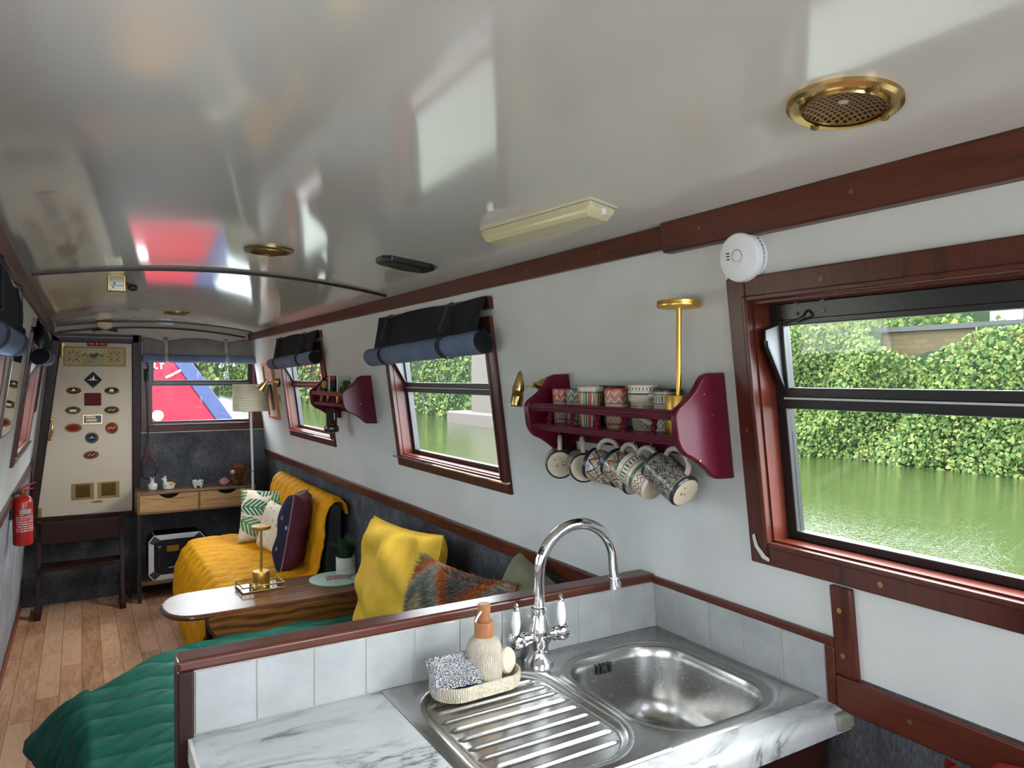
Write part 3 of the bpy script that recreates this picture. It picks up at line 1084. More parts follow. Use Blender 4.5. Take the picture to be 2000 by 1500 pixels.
sh1 = shelf('mug_shelf', 'burgundy wall shelf of patterned cups beside the large galley window', 1.090, 1.684)
sh2 = shelf('cactus_shelf', 'burgundy wall shelf of small cacti between the two further windows', 3.290, 3.86)
for y, o, z in ((1.0895, .10, 1.405), (1.0895, .07, 1.545), (1.0895, .05, 1.50)):
    MB().cyl(RP(y + .002, z, o), RP(y - .0012, z, o), .0022, n=8).build('screw', screw_m, sh1)
MB().cyl(RP(3.291, 1.455, .07), RP(3.288, 1.455, .07), .0035, n=8).build('screw', screw_m, sh2)


def pot(name, style, a, b_, c, d=(.44, .38, .29), rim=None, h=.1):
    """hand painted pottery: bands of zigzags, stripes or lattice on a cream ground"""
    m = Mat(name, d, .3)
    u, _, _2 = m.xyz('UV')
    _, _2, z = m.xyz('Object')
    z = z / h
    dark = (.02, .018, .022)
    nz = (m.noise(m.co(), 160, 2) - .5) * .10
    if style == 'stripe':
        f = (u * 5 + nz).fr()
        col = m.ramp(f, [(0, d), (.08, dark), (.16, a), (.30, d), (.38, dark), (.46, b_), (.62, d), (.70, c), (.84, d), (.90, dark)], True)
        col = m.mix(z.gt(.88), col, d)
        col = m.mix(z.band(.84, .87), col, dark)
    elif style == 'zig':
        zz = (u * 9).tri()
        k = (z * 5).fr()
        f = (k - zz * .7 - .15).ab().lt(.14)
        col = m.mix(f, a, d)
        f2 = ((u * 18 + z * 9).fr() - .5).ab().lt(.12).mx(((u * 18 - z * 9).fr() - .5).ab().lt(.12))
        low = m.mix(f2, b_, d)
        low = m.mix(m.voro(m.co(), 120).lt(.22), low, c)
        col = m.mix(z.lt(.55), col, low)
        col = m.mix(z.band(.55, .64), col, d)
        col = m.mix(z.band(.62, .64).mx(z.band(.1, .13)), col, dark)
    elif style == 'lattice':
        wv = (z * 12).sn() * .10
        p = (u * 8 + z * 2.4 + nz + wv)
        q = (u * 8 - z * 2.4 + nz - wv)
        e = (p.fr() - .5).ab().mn((q.fr() - .5).ab())
        inn = (p.fr() - .5).ab().mx((q.fr() - .5).ab())
        base = m.mix(m.voro(m.co(), 230).lt(.42), d, dark)
        col = m.mix(m.voro(m.co(), 55, out='Color') and X(m.t, m.voro(m.co(), 60, out='Color').node.outputs['Distance']).lt(.32), base, a)
        col = m.mix(X(m.t, m.voro(m.co(scale=(1, 1, .7)), 45, out='Color').node.outputs['Distance']).lt(.25), col, b_)
        col = m.mix(e.lt(.055), col, dark)
        col = m.mix(e.band(.055, .085), col, c)
        col = m.mix(z.gt(.9).mx(z.lt(.08)), col, dark)
        col = m.mix(z.band(.88, .905).mx(z.band(.08, .11)), col, d)
    else:   # 'band'
        f = ((u * 26).fr() - .5).ab().lt(.18)
        col = m.mix(f * z.band(.70, .84), d, dark)
        col = m.mix(z.band(.42, .54), col, a)
        g = ((u * 16).tri() - ((z * 8).fr())).ab().lt(.2)
        col = m.mix(g * z.band(.12, .40), col, b_)
        col = m.mix(z.band(.86, .885).mx(z.band(.645, .665)).mx(z.band(.08, .1)), col, dark)
    if rim:
        col = m.mix(z.gt(.93), col, rim)
    m.color(col)
    return m.m


claym = plain('bare pottery base', (.46, .38, .27), .7)
creamglaze = plain('cream glazed handle', (.46, .40, .31), .35)
RED, ORG, GRN, BLU, DRK = (.42, .045, .03), (.50, .20, .04), (.05, .16, .11), (.04, .06, .16), (.02, .02, .025)


def cup(name, label, pos, r0, r1, h, mat, group, handle=None, cat='cup', inner=None):
    root = thing(name, label, cat, (0, 0, 0), group)
    MB().lathe([(r0 * .9, 0), (r0, .004), (r0 + (r1 - r0) * .5, h * .5), (r1, h - .002), (r1 - .0015, h), (r1 - .003, h - .002), (r0 * .85, .012), (.002, .010)], (0, 0, 0), 28).build('bowl', mat, root)
    MB().lathe([(.002, -.0005), (r0 * .86, -.0008), (r0 * .9, .0012), (.002, .001)], (0, 0, 0), 24).build('base', claym, root)
    if handle:
        rm = (r0 + r1) / 2
        pts = [(rm - .002 + handle * .034 * math.sin(a) ** .8, 0, h * .5 + h * .34 * math.cos(a)) for a in [PI * k / 10 for k in range(11)]]
        MB().tube(pts, .0062, 10).build('handle', creamglaze, root)
    root.location = pos
    return root


G1 = 'patterned cups standing on the mug shelf'
ZS = 1.4562
cup('patterned_cup', 'red zigzag cup at the far end of the mug shelf', RP(1.619, ZS, .072), .025, .031, .094, pot('pottery red zigzag', 'zig', RED, (.25, .05, .04), GRN, rim=RED, h=.094), G1)
cup('patterned_cup', 'green and cream zigzag cup left of the striped cup', RP(1.549, ZS, .074), .026, .032, .094, pot('pottery green zigzag', 'zig', (.06, .12, .10), GRN, DRK, h=.094), G1)
cup('patterned_cup', 'tall vertically striped multicoloured cup on the mug shelf', RP(1.462, ZS, .098), .0275, .0335, .102, pot('pottery stripes', 'stripe', RED, ORG, GRN, h=.102), G1)
cup('patterned_cup', 'dark rimmed cup standing behind the striped cup', RP(1.452, ZS, .036), .028, .034, .104, pot('pottery dark', 'lattice', GRN, DRK, DRK, (.2, .19, .17), rim=DRK, h=.104), G1)
cup('patterned_cup', 'red rimmed cup with pale diamonds right of the striped cup', RP(1.377, ZS, .082), .025, .031, .098, pot('pottery red diamonds', 'zig', (.36, .12, .08), (.30, .10, .07), RED, rim=RED, h=.098), G1)
cup('patterned_cup', 'lower cream and black banded cup of the stacked pair', RP(1.298, ZS, .060), .029, .035, .066, pot('pottery banded low', 'band', GRN, DRK, DRK, h=.066), G1)
cup('patterned_cup', 'upper cream cup with a dotted band on the stacked pair', RP(1.298, ZS + .0665, .058), .034, .0365, .040, pot('pottery banded top', 'band', DRK, DRK, DRK, (.62, .56, .46), h=.040), G1)
c_ = cup('patterned_mug', 'upright mug with cream handle beside the gold lamp base', RP(1.232, ZS, .050), .031, .034, .098, pot('pottery dark dashes', 'band', BLU, BLU, DRK, h=.098, rim=DRK), G1, handle=1.0, cat='mug')
c_.rotation_euler = (0, 0, R(128))


def hang(label, y, o, z, d, mat, h=.092, r0=.039, r1=.042, mark=False, up=(0, 0, 1)):
    root = cup('hanging_mug', label, (0, 0, 0), r0, r1, h, mat, 'mugs hanging below the mug shelf', handle=1.0, cat='mug')
    d = Vector(d).normalized()
    zx = -d
    xx = Vector(up) - zx * zx.dot(Vector(up))
    xx.normalize()
    yx = zx.cross(xx)
    rot = Matrix((xx, yx, zx)).transposed()
    root.rotation_euler = rot.to_euler()
    root.location = RP(y, z, o) - rot @ Vector((0, 0, h / 2))
    if mark:
        b = MB()
        rnd = random.Random(mark)
        for k in range(mark):
            x, q = rnd.uniform(-.010, .016), rnd.uniform(-.018, .018)
            b.tube([(x, q, -.0012), (x + rnd.uniform(.002, .007), q + rnd.uniform(-.003, .003), -.0012), (x + .004, q + .004, -.0012)], .0005, 5)
        b.build('painted_mark', blackmatt, root)
    # the cup hook that carries the handle
    top = root.location + rot @ Vector(((r0 + r1) / 2 + .034, 0, h * .5))
    hk = MB()
    p = Vector((top.x, top.y, 1.441))
    hk.tube([p, p + Vector((0, 0, -.012)), top + Vector((0, .005, .004)), top + Vector((0, 0, -.008)), top + Vector((0, -.007, -.004)), top + Vector((0, -.008, .004))], .0015, 6)
    hk.build('cup_hook', brass, sh1)
    return root


pm1 = pot('pottery orange lattice', 'lattice', (.35, .16, .06), BLU, (.30, .22, .12), h=.088)
pm2 = pot('pottery blue lattice', 'lattice', (.55, .25, .08), (.10, .13, .24), (.45, .2, .06), (.50, .50, .50), h=.088)
pm3 = pot('pottery red leaf', 'lattice', (.48, .12, .05), (.10, .25, .16), (.55, .35, .1), (.45, .42, .34), h=.088)
pm4 = pot('pottery dashes and leaf', 'band', (.10, .14, .08), (.30, .08, .05), DRK, (.58, .52, .42), h=.088)
pm5 = pot('pottery black lattice', 'lattice', (.035, .032, .03), (.05, .045, .04), (.46, .41, .32), (.25, .22, .17), h=.108)
hang('hanging mug showing its pale base with painted marks, farthest along the shelf', 1.640, .085, 1.343, (-.55, -.83, .02), pm1, mark=14)
hang('hanging mug with a plain pale base second from the far end', 1.542, .080, 1.345, (-.50, -.86, .0), pm1)
hang('hanging mug with a blue and white leaf lattice', 1.440, .080, 1.350, (.25, -.86, -.18), pm2)
hang('hanging mug with red and green leaves and tan base', 1.360, .085, 1.350, (.05, -.85, -.42), pm3)
hang('hanging mug with a row of dark dashes on cream', 1.292, .090, 1.347, (.08, -.86, -.40), pm4)
hang('black lattice hanging mug nearest the big window', 1.205, .082, 1.352, (.02, -.84, -.46), pm5, h=.108, mark=4)

# gold rechargeable lamps, one on the shelf and one on the table
def gold_lamp(name, label, pos, h=.30, rd=.05, rb=.034, hb=.085):
    root = thing(name, label, 'lamp', (0, 0, 0), 'slim gold table lamps')
    MB().lathe([(rb * .97, 0), (rb, .002), (rb, hb - .002), (rb * .97, hb), (.004, hb)], (0, 0, 0), 32).build('lamp_base', gold, root)
    MB().cyl((0, 0, hb - .001), (0, 0, h - .014), .0058, n=14).build('stem', gold, root)
    MB().lathe([(.006, h - .016), (rd * .96, h - .015), (rd, h - .012), (rd, h - .008), (rd * .98, h - .0075), (rd, h - .007), (rd, h - .001), (rd * .97, h), (.004, h)], (0, 0, 0), 40).build('lamp_head', gold, root)
    root.location = pos
    return root


gold_lamp('table_lamp', 'slim gold lamp rising from the mug shelf', RP(1.163, ZS, .083), h=.293, rd=.048, rb=.029, hb=.085)


def wall_spot(label, y, z, d, ribbed):
    root = thing('wall_spotlight', label, 'wall light', RP(y, z, 0), 'brass wall spotlights')
    MB().lathe([(.036, 0), (.036, .006), (.030, .008)], RP(y, z, 0), 22, (-1, 0, .13)).build('backplate', blackmatt, root)
    MB().lathe([(.026, .006), (.026, .016), (.020, .030), (.010, .042), (.007, .055)], RP(y, z, 0), 22, (-1, 0, .13)).build('mount', brass, root)
    p = RP(y, z, .055)
    q = p + Vector((-.035, d[1], -.004))
    MB().tube([p, q], .004, 8).build('arm', brass, root)
    ax = Vector(d[0]).normalized()
    if ribbed:
        pr_ = [(.002, -.052), (.006, -.046), (.014, -.022), (.0185, .000), (.0185, .006)] + [(r, .008 + .004 * k) for k in range(5) for r in (.0165, .0185)] + [(.019, .030), (.019, .050), (.0205, .052), (.0195, .054), (.016, .050), (.002, .030)]
    else:
        pr_ = [(.002, -.03), (.010, -.028), (.012, -.01), (.013, 0), (.020, .02), (.030, .055), (.0305, .058), (.028, .056), (.016, .015), (.002, .01)]
    MB().lathe(pr_, q, 20, ax).build('spot_shade', brass, root)
    return root


wall_spot('brass wall spotlight with ribbed shade beside the mug shelf', 1.775, 1.553, ((-.12, .03, -1), .03), True)
wall_spot('brass wall spotlight over the framed picture by the floor lamp', 5.17, 1.55, ((-.55, .25, -.75), .02), False)

# smoke alarm on the wall above the window
al = thing('smoke_alarm', 'white round smoke alarm on the wall above the big window', 'smoke alarm', RP(1.0, 1.825, 0))
ax = (-1, 0, -.1363)
MB().lathe([(.048, 0), (.050, .004), (.050, .010), (.046, .0105), (.046, .014), (.0495, .0145), (.0495, .026), (.047, .031), (.040, .033), (.014, .0335), (.0135, .032), (.0125, .0335), (.001, .034)], RP(1.0, 1.825, 0), 40, ax).build('body', whiteplastic, al)
b = MB()
for k in range(36):
    a = 2 * PI * k / 36
    c = RP(1.0, 1.825, .012) + Vector((0, math.cos(a) * .0475, math.sin(a) * .0475))
    b.obox(c, (.006, .003, .003), (a, 0, 0))
b.build('vent_slot', plain('grey vent slots', (.25, .25, .27), .6), al)
b = MB()
for k in range(3):
    z = 1.825 + .006 - k * .006
    b.hexa(RP, 1.018, 1.027, z, z + .0022, .0325, .0342)
pts = [RP(1.0 + .012 * math.cos(a), 1.825 + .012 * math.sin(a), .0337) for a in [2 * PI * k / 24 for k in range(24)]]
b.tube(pts, .0006, 5, close=True)
b.build('front_marking', blackmatt, al)
br_ = MB().hexa(RP, 1.053, 1.061, 1.782, 1.812, 0, .006).build('wall_clip', whiteplastic, base=RP(1.057, 1.79, 0), bevel=.002)
tag(br_, 'tiny white cable clip on the wall below the smoke alarm', 'clip')

# ------------------------------------------------------------------ ceiling fittings
def up(x, y, dz=0):
    return Vector((x, y, CZ(x) - dz))


def cnorm(x):
    return Vector((-.12 * (x - .4885) / .4356, 0, -1)).normalized()


m = Mat('woven vent gauze', (.10, .06, .03), .5, .6)
u, v, _ = m.xyz('Object')
f = ((u * 130).fr() - .5).ab().lt(.32) * ((v * 130).fr() - .5).ab().lt(.32)
m.color(m.mix(f, (.30, .17, .07), (.006, .005, .004)))
gauze = m.m


def ceil_vent(label, x, y, rad=.075):
    root = thing('ceiling_vent', label, 'ceiling vent', up(x, y), 'round brass ceiling vents')
    nrm = cnorm(x)
    MB().lathe([(rad * .72, .012), (rad * .74, .006), (rad * .80, .009), (rad * .93, .010), (rad, .006), (rad, -.002), (rad * .70, -.002), (rad * .70, .010)], up(x, y), 48, nrm, cap=False).build('vent_ring', brass if y < 1 else oldbrass, root)
    dome = [(rad * .74, .008), (rad * .66, .004), (rad * .45, -.0005), (.002, -.001)]
    MB().lathe([(r, z) for r, z in dome], up(x, y, .001), 36, nrm, cap=False).build('gauze', gauze, root)
    q = Vector((0, 0, 1)).rotation_difference(nrm)
    for k in range(4):
        a = k * PI / 2 + .35
        c = up(x, y) + q @ Vector((rad * .87 * math.cos(a), rad * .87 * math.sin(a), 0))
        MB().lathe([(.006, .006), (.006, .0115), (.004, .0135), (.001, .014)], c, 10, nrm).build('screw', oldbrass, root)
    return root


ceil_vent('round brass ceiling vent above the galley, nearest of the three', .906, .615)
ceil_vent('round brass ceiling vent in front of the dark ceiling beam', .51, 2.33)
ceil_vent('small looking round brass vent near the front bulkhead ceiling', .513, 4.88)

tl = thing('strip_light', 'cream plastic strip light on the ceiling above the galley', 'strip light', up(.935, 1.41))
yel = plain('yellowed translucent plastic', (.56, .50, .32), .22)
slope = math.atan(.12 * (.935 - .4885) / .4356)
ml = Euler((0, slope, R(6))).to_matrix()
def TL(a, b_, c): return up(.935, 1.41) + ml @ Vector((a, b_, -c))
MB().hexa(TL, -.042, .042, -.205, .205, -.004, .008).build('base_tray', plain('cream base tray', (.55, .50, .38), .4), tl, bevel=.003)
b = MB()
sec = [(-.040, .008), (-.036, .030), (-.026, .038), (.026, .038), (.036, .030), (.040, .008)]
rs = []
for y, k in ((-.203, .86), (-.188, 1.0), (.188, 1.0), (.203, .86)):
    rs.append([TL(a * (1 if abs(y) < .2 else .97), y, c if c < .02 else .008 + (c - .008) * (1 if abs(y) < .2 else .55)) for a, c in sec])
b.rings(rs)
b.build('diffuser', yel, tl, bevel=.004, seg=3)
MB().cyl(TL(.0, -.20, .024), TL(.0, -.206, .024), .007, n=12).build('switch', whiteplastic, tl)

spk = thing('ceiling_speaker', 'black rectangular ceiling fitting near the blind of the middle window', 'ceiling speaker', up(.914, 2.195))
sl = math.atan(.12 * (.914 - .4885) / .4356)
ms = Euler((0, sl, 0)).to_matrix()
def SP(a, b_, c): return up(.914, 2.195) + ms @ Vector((a, b_, -c))
oc = [(-.092, -.03), (-.070, -.055), (.070, -.055), (.092, -.03), (.092, .03), (.070, .055), (-.070, .055), (-.092, .03)]
MB().prism(oc, SP, -.004, .018).build('housing', blackmetal, spk, bevel=.005)
MB().prism([(.062 * math.cos(a), .046 * math.sin(a)) for a in [2 * PI * k / 24 for k in range(24)]], SP, .016, .022).build('grille', blackmatt, spk, bevel=.003)
for k in (-1, 1):
    MB().cyl(SP(k * .08, 0, .017), SP(k * .08, 0, .020), .004, n=8).build('screw', cheekm, spk)

sq = thing('ceiling_spotlight', 'small square brass light box with dark knob hanging from the left ceiling', 'ceiling light', up(.12, 3.06))
def SQ(a, b_, c): return Vector((.118 + a, 3.06 + b_, CZ(.118) - c))
MB().hexa(SQ, -.029, .029, -.006, .034, -.004, .062).build('housing', oldbrass, sq, bevel=.004)
b = MB()
for q in ((-.029, -.022, .004, .062), (.022, .029, .004, .062), (-.022, .022, .004, .010), (-.022, .022, .055, .062)):
    b.hexa(SQ, q[0], q[1], -.010, -.005, q[2], q[3])
b.build('front_frame', oldbrass, sq, bevel=.001)
MB().hexa(SQ, -.022, .022, -.0075, -.005, .010, .055).build('lens', plain('pale reflective lens', (.34, .33, .24), .2), sq)
b = MB().hexa(SQ, -.021, .021, -.0085, -.007, .040, .0425)
b.cyl(SQ(-.008, -.007, .034), SQ(-.008, -.0095, .034), .005, n=12)
b.cyl(SQ(-.012, -.007, .048), SQ(-.012, -.0095, .048), .004, n=12)
b.build('lens_detail', plain('dark bronze', (.09, .06, .025), .4, .5), sq)
MB().tube([SQ(.029, .010, .030), SQ(.050, .004, .036)], .006, 10).build('swivel_arm', oldbrass, sq)
MB().ball(SQ(.052, -.004, .046), (.018, .016, .014)).build('swivel_knob', blackmetal, sq)

cl = thing('ceiling_lamp', 'cream glass ceiling lamp above the fire exit door', 'ceiling light', up(.145, 5.62))
MB().lathe([(.050, -.002), (.054, .010), (.050, .012)], up(.145, 5.62), 24, (0, 0, -1)).build('lamp_collar', oldbrass, cl)
MB().lathe([(.046, .010), (.050, .024), (.046, .044), (.028, .056), (.002, .058)], up(.145, 5.62), 24, (0, 0, -1)).build('glass_shade', plain('cream glass', (.72, .62, .44), .2), cl)
b = MB()
for sgn in (-1, 1):
    b.prism([(0, .0), (sgn * .075, -.014), (sgn * .075, .014)], lambda a, c, d: Vector((.145 + a, 5.62 + d, CZ(.145) - .062 + c)), -.01, .01)
o = b.build('bow_tie_bracket', blackmatt, cl)
o = MB().lathe([(.058, -.004), (.060, .004), (.058, .016), (.045, .022), (.002, .023)], up(.53, 5.80), 30, (0, 0, -1)).build('ceiling_sensor', whiteplastic, base=up(.53, 5.80))
tag(o, 'flat white disc sensor on the ceiling above the front window', 'sensor')

# ------------------------------------------------------------------ roll-up window blinds
char_m = cloth('charcoal blind fabric', (.011, .0115, .014), (.018, .019, .022), 500, .95, .4, 12)
blue_m = cloth('slate blue blind lining', (.10, .13, .22), (.14, .17, .27), 500, .9, .3, 10)
strap_m = cloth('dark strap webbing', (.030, .032, .038), None, 500, .9, .3)
greyfab = cloth('grey blind fabric', (.17, .165, .155), (.22, .215, .20), 400, .95, .3, 9)
greystrap = cloth('pale grey strap', (.34, .35, .35), None, 400, .9, .2)


def blind(label, fn, a0, a1, zt, zr, r, straps, o=.066, panel=char_m, roll=blue_m, strap=strap_m, ex=.03, flat=1.0, batten=True, sag=.012, tilt=.012):
    """rolled fabric hung over a window: a slack panel, the roll and the straps that hold it"""
    am = (a0 + a1) / 2
    root = thing('roll_up_blind', label, 'blind', fn(am, zr, o), 'rolled charcoal and blue window blinds')
    rnd = random.Random(int(am * 100))
    ph = rnd.uniform(0, 6)

    def pf(u_, v_):
        a = a0 + (a1 - a0) * u_
        d = min(abs(a - s) for s in straps)
        top = zt - sag * (1 - sm(d / .16) * .9) if 0 else zt - sag * math.exp(-(d / .10) ** 2) - .004
        z = top + (zr - top) * v_
        w_ = .010 * math.sin(9 * u_ + ph) * math.sin(PI * v_) + .014 * (1 - math.exp(-(d / .05) ** 2)) * math.sin(PI * v_)
        return fn(a, z, .020 + (o - .018) * v_ ** 1.4 + w_)
    MB().grid(pf, 60, 14).build('fabric_panel', panel, root, smooth=80, solid=.003)
    if batten:
        MB().hexa(fn, a0 - .006, a1 - .0, zt - .045, zt - .006, -.001, .017).build('batten', frame_m, root)

    def zc(a): return zr + tilt * (am - a) / (a1 - a0) * 2
    pts, rad = [], []
    rs = []
    nn = 40
    for i in range(nn + 1):
        a = a0 - ex + (a1 - a0 + 2 * ex) * i / nn
        d = min(abs(a - s) for s in straps)
        k = 1 - .10 * math.exp(-(d / .02) ** 2) + .02 * math.sin(a * 31)
        rs.append([fn(a, zc(a) + r * k * math.sin(t) * flat, o + r * k * math.cos(t)) for t in [2 * PI * q / 22 for q in range(22)]])
    MB().rings(rs, cap=False).build('roll', roll, root, smooth=80)
    for a, s in ((a0 - ex, -1), (a1 + ex, 1)):
        b = MB()
        sp_ = []
        for q in range(60):
            t = q / 59 * 5.5 * PI
            k = r * (.95 - .85 * q / 59)
            sp_.append(fn(a + s * .002, zc(a) + k * math.sin(t) * flat, o + k * math.cos(t)))
        b.tube(sp_, r * .07, 6)
        b.prism([(r * .97 * math.cos(t), r * .97 * flat * math.sin(t)) for t in [2 * PI * q / 22 for q in range(22)]], lambda x, z, d: fn(d, zc(a) + z, o + x), a - s * .006, a - s * .001)
        b.build('roll_end', panel if panel is char_m else roll, root, smooth=50)
    for s in straps:
        loop = []
        for t in [R(-200 + 20 * q) for q in range(16)]:
            loop.append((zc(s) + (r + .003) * math.sin(t) * flat, o + (r + .003) * math.cos(t)))
        path = loop + [(zc(s) + r * 1.6, o + r * .55), (zt - sag * 1.2, .042), (zt - .004, .022)]
        b = MB()
        n_ = len(path)
        vs = [fn(s + e, z, oo) for z, oo in path for e in (-.013, .013)]
        b.add(vs, [(2 * k, 2 * k + 1, 2 * k + 3, 2 * k + 2) for k in range(n_ - 1)])
        b.build('strap', strap, root, smooth=80, solid=.002)
    return root


blind('charcoal and blue rolled blind over the middle right-hand window', RP, 2.055, 3.04, 1.852, 1.683, .038, (2.88, 2.30))
blind('charcoal and blue rolled blind over the window by the cactus shelf', RP, 3.99, 4.98, 1.852, 1.683, .037, (4.82, 4.25), tilt=.010)
blind('charcoal and blue rolled blind on the left wall, nearer one', LP, 1.42, 2.60, 1.85, 1.672, .034, (1.85, 2.42), o=.038, tilt=-.006)
blind('charcoal and blue rolled blind on the left wall beside the door', LP, 3.80, 4.80, 1.85, 1.680, .037, (4.0, 4.62), o=.050, tilt=-.006)
blind('grey rolled blind across the front window of the bulkhead', EP, .395, 1.225, 1.885, 1.722, .032, (.545, .965), o=.052, panel=greyfab, strap=greystrap, ex=.004, flat=.95, batten=False, sag=.026, tilt=.003)

# ------------------------------------------------------------------ plaques and sign on the door
def ell(cx, cz, a, b_, n=32):
    return [(cx + a * math.cos(t), cz + b_ * math.sin(t)) for t in [2 * PI * k / n for k in range(n)]]


def enamel(name, col):
    return plain(name, tuple(k * .8 for k in col), .5, spec=.15)


ered, egreen, ebrown, eblue, enavy, emaroon = (enamel('red enamel', (.26, .014, .012)), enamel('green enamel', (.018, .035, .026)), enamel('brown enamel', (.06, .02, .012)), enamel('blue enamel', (.012, .03, .09)), enamel('navy enamel', (.014, .018, .028)), enamel('maroon enamel', (.14, .012, .010)))
palebrass = plain('pale raised brass', (.42, .33, .18), .4, .6)


def plaque(label, poly, inner, face, emblem=None, rim=oldbrass):
    xs_ = [p[0] for p in poly]
    zs_ = [p[1] for p in poly]
    root = thing('door_plaque', label, 'plaque', EP(sum(xs_) / len(xs_), sum(zs_) / len(zs_), .004), 'enamel plaques on the cream door')
    MB().prism(poly, EP, .0035, .0085).build('rim', rim, root, bevel=.001)
    MB().prism(inner, EP, .008, .0100).build('face', face, root)
    if emblem:
        b = MB()
        emblem(b)
        b.build('emblem', palebrass, root)
    return root


def oval_plaque(label, x, z, face, a=.052, b_=.031, em=0, tilt_=0):
    def rt(p):
        return [(x + (q - x) * math.cos(tilt_) - (w_ - z) * math.sin(tilt_), z + (q - x) * math.sin(tilt_) + (w_ - z) * math.cos(tilt_)) for q, w_ in p]

    def emb(b):
        ring = rt(ell(x, z, a * .74, b_ * .68, 28))
        b.tube([EP(p, q, .0104) for p, q in ring], .0009, 5, close=True)
        if em == 0:      # a tiny tower on a line of lettering-like ticks
            b.hexa(EP, x - a * .5, x + a * .5, z - .003, z - .0005, .010, .0112)
            b.prism([(x - .008, z), (x + .008, z), (x + .004, z + .013), (x - .004, z + .013)], EP, .010, .0112)
        elif em == 1:    # a landscape band
            b.hexa(EP, x - a * .62, x + a * .62, z + .004, z + .006, .010, .0112)
            b.prism([(x - .022, z - .012), (x + .022, z - .012), (x + .018, z + .004), (x - .018, z + .004)], EP, .010, .0111)
        elif em == 2:
            b.hexa(EP, x - a * .45, x + a * .45, z - .012, z - .010, .010, .0112)
            b.prism([(x - .014, z - .006), (x + .014, z - .006), (x + .010, z + .012), (x - .010, z + .012)], EP, .010, .0112)
        elif em == 3:
            for k in range(4):
                b.prism(ell(x - .018 + .012 * k, z - .002 + (k % 2) * .006, .0045, .006, 10), EP, .010, .0112)
    return plaque(label, rt(ell(x, z, a, b_)), rt(ell(x, z, a * .9, b_ * .86)), face, emb)


oval_plaque('oval brown plaque with a pale tower, upper left on the door', -.041, 1.490, ebrown, em=0)
oval_plaque('oval dark green plaque with a pale building, upper right on the door', .193, 1.488, egreen, em=2)
oval_plaque('oval dark green plaque with a landscape, left below the brown plaque', -.045, 1.352, egreen, em=1)
oval_plaque('oval brown plaque with a small crest, right of the red square', .192, 1.348, ebrown, em=3)
oval_plaque('oval plain red plaque on the left above the door handle height', -.044, 1.227, ered, .054, .033, em=9)
oval_plaque('tilted oval dark red plaque, lowest of those on the door', .064, 1.030, emaroon, .049, .030, em=3, tilt_=.10)
oval_plaque('round red plaque with a pale figure at the right of the door', .192, 1.218, ered, .043, .045, em=3)
oval_plaque('round blue plaque with a pale line below the picture plate', .068, 1.152, eblue, .044, .042, em=0)
sq_ = lambda x, z, a, b_: [(x - a, z - b_), (x + a, z - b_), (x + a, z + b_), (x - a, z + b_)]
plaque('square plain dark red plaque in the middle of the door', sq_(.075, 1.427, .052, .045), sq_(.075, 1.427, .0505, .0435), emaroon, rim=ered)


def dia(x, z, a):
    return [(x - a, z), (x, z - a * 1.04), (x + a, z), (x, z + a * 1.04)]


def boat_emblem(b):
    x, z = .077, 1.566
    b.hexa(EP, x - .032, x + .032, z - .004, z - .001, .010, .0112)
    b.prism([(x - .006, z), (x + .012, z), (x + .004, z + .034)], EP, .010, .0112)
    b.prism([(x - .022, z - .001), (x - .009, z - .001), (x - .009, z + .016)], EP, .010, .0112)


plaque('diamond shaped navy plaque with a little sailing boat', dia(.077, 1.566, .058), dia(.077, 1.566, .053), enavy, boat_emblem, rim=blackmetal)


def plate_emblem(b):
    b.hexa(EP, .032, .100, 1.270, 1.286, .010, .0112)
    b.hexa(EP, .030, .092, 1.293, 1.306, .010, .0108)
    b.hexa(EP, .024, .128, 1.259, 1.263, .010, .0112)


plaque('small rectangular brass picture plate below the red square', sq_(.074, 1.284, .060, .034), sq_(.074, 1.284, .054, .028), blackmetal, plate_emblem, rim=brass)

sg = thing('exit_sign', 'small red oval sign reading FIRE EXIT at the top of the door', 'sign', EP(.103, 1.822, .004))
pill = [(.103 + (.060 - .008) * (1 if math.cos(t) > 0 else -1) + .012 * math.cos(t), 1.822 + .0155 * math.sin(t)) for t in [2 * PI * k / 28 for k in range(28)]]
MB().prism(pill, EP, .0035, .0075).build('sign_plate', enamel('bright red enamel', (.36, .016, .014)), sg, bevel=.001)
wpaint = plain('white sign paint', (.75, .72, .68), .5)


def text(body, size, loc, rot, mat, parent, name='lettering', ext=.0004, align='CENTER'):
    cu = bpy.data.curves.new(name, 'FONT')
    cu.body, cu.size, cu.extrude = body, size, ext
    cu.align_x, cu.align_y = align, 'CENTER'
    tmp = bpy.data.objects.new(name, cu)
    COL.objects.link(tmp)
    dg = bpy.context.evaluated_depsgraph_get()
    me = bpy.data.meshes.new_from_object(tmp.evaluated_get(dg))
    bpy.data.objects.remove(tmp)
    o = bpy.data.objects.new(name, me)
    COL.objects.link(o)
    me.materials.clear()
    me.materials.append(mat)
    o.parent = parent
    o.location = Vector(loc) - BASE[parent.name]
    o.rotation_euler = rot
    return o


text('FIRE', .0165, EP(.070, 1.822, .0082), (PI / 2, 0, 0), wpaint, sg)
text('EXIT', .0165, EP(.137, 1.822, .0082), (PI / 2, 0, 0), wpaint, sg)
b = MB()
b.prism([(.101, 1.813), (.105, 1.813), (.105, 1.831), (.101, 1.831)], EP, .007, .0086)
b.prism(ell(.103, 1.824, .006, .004, 12), EP, .007, .0086)
b.build('sign_emblem', wpaint, sg)

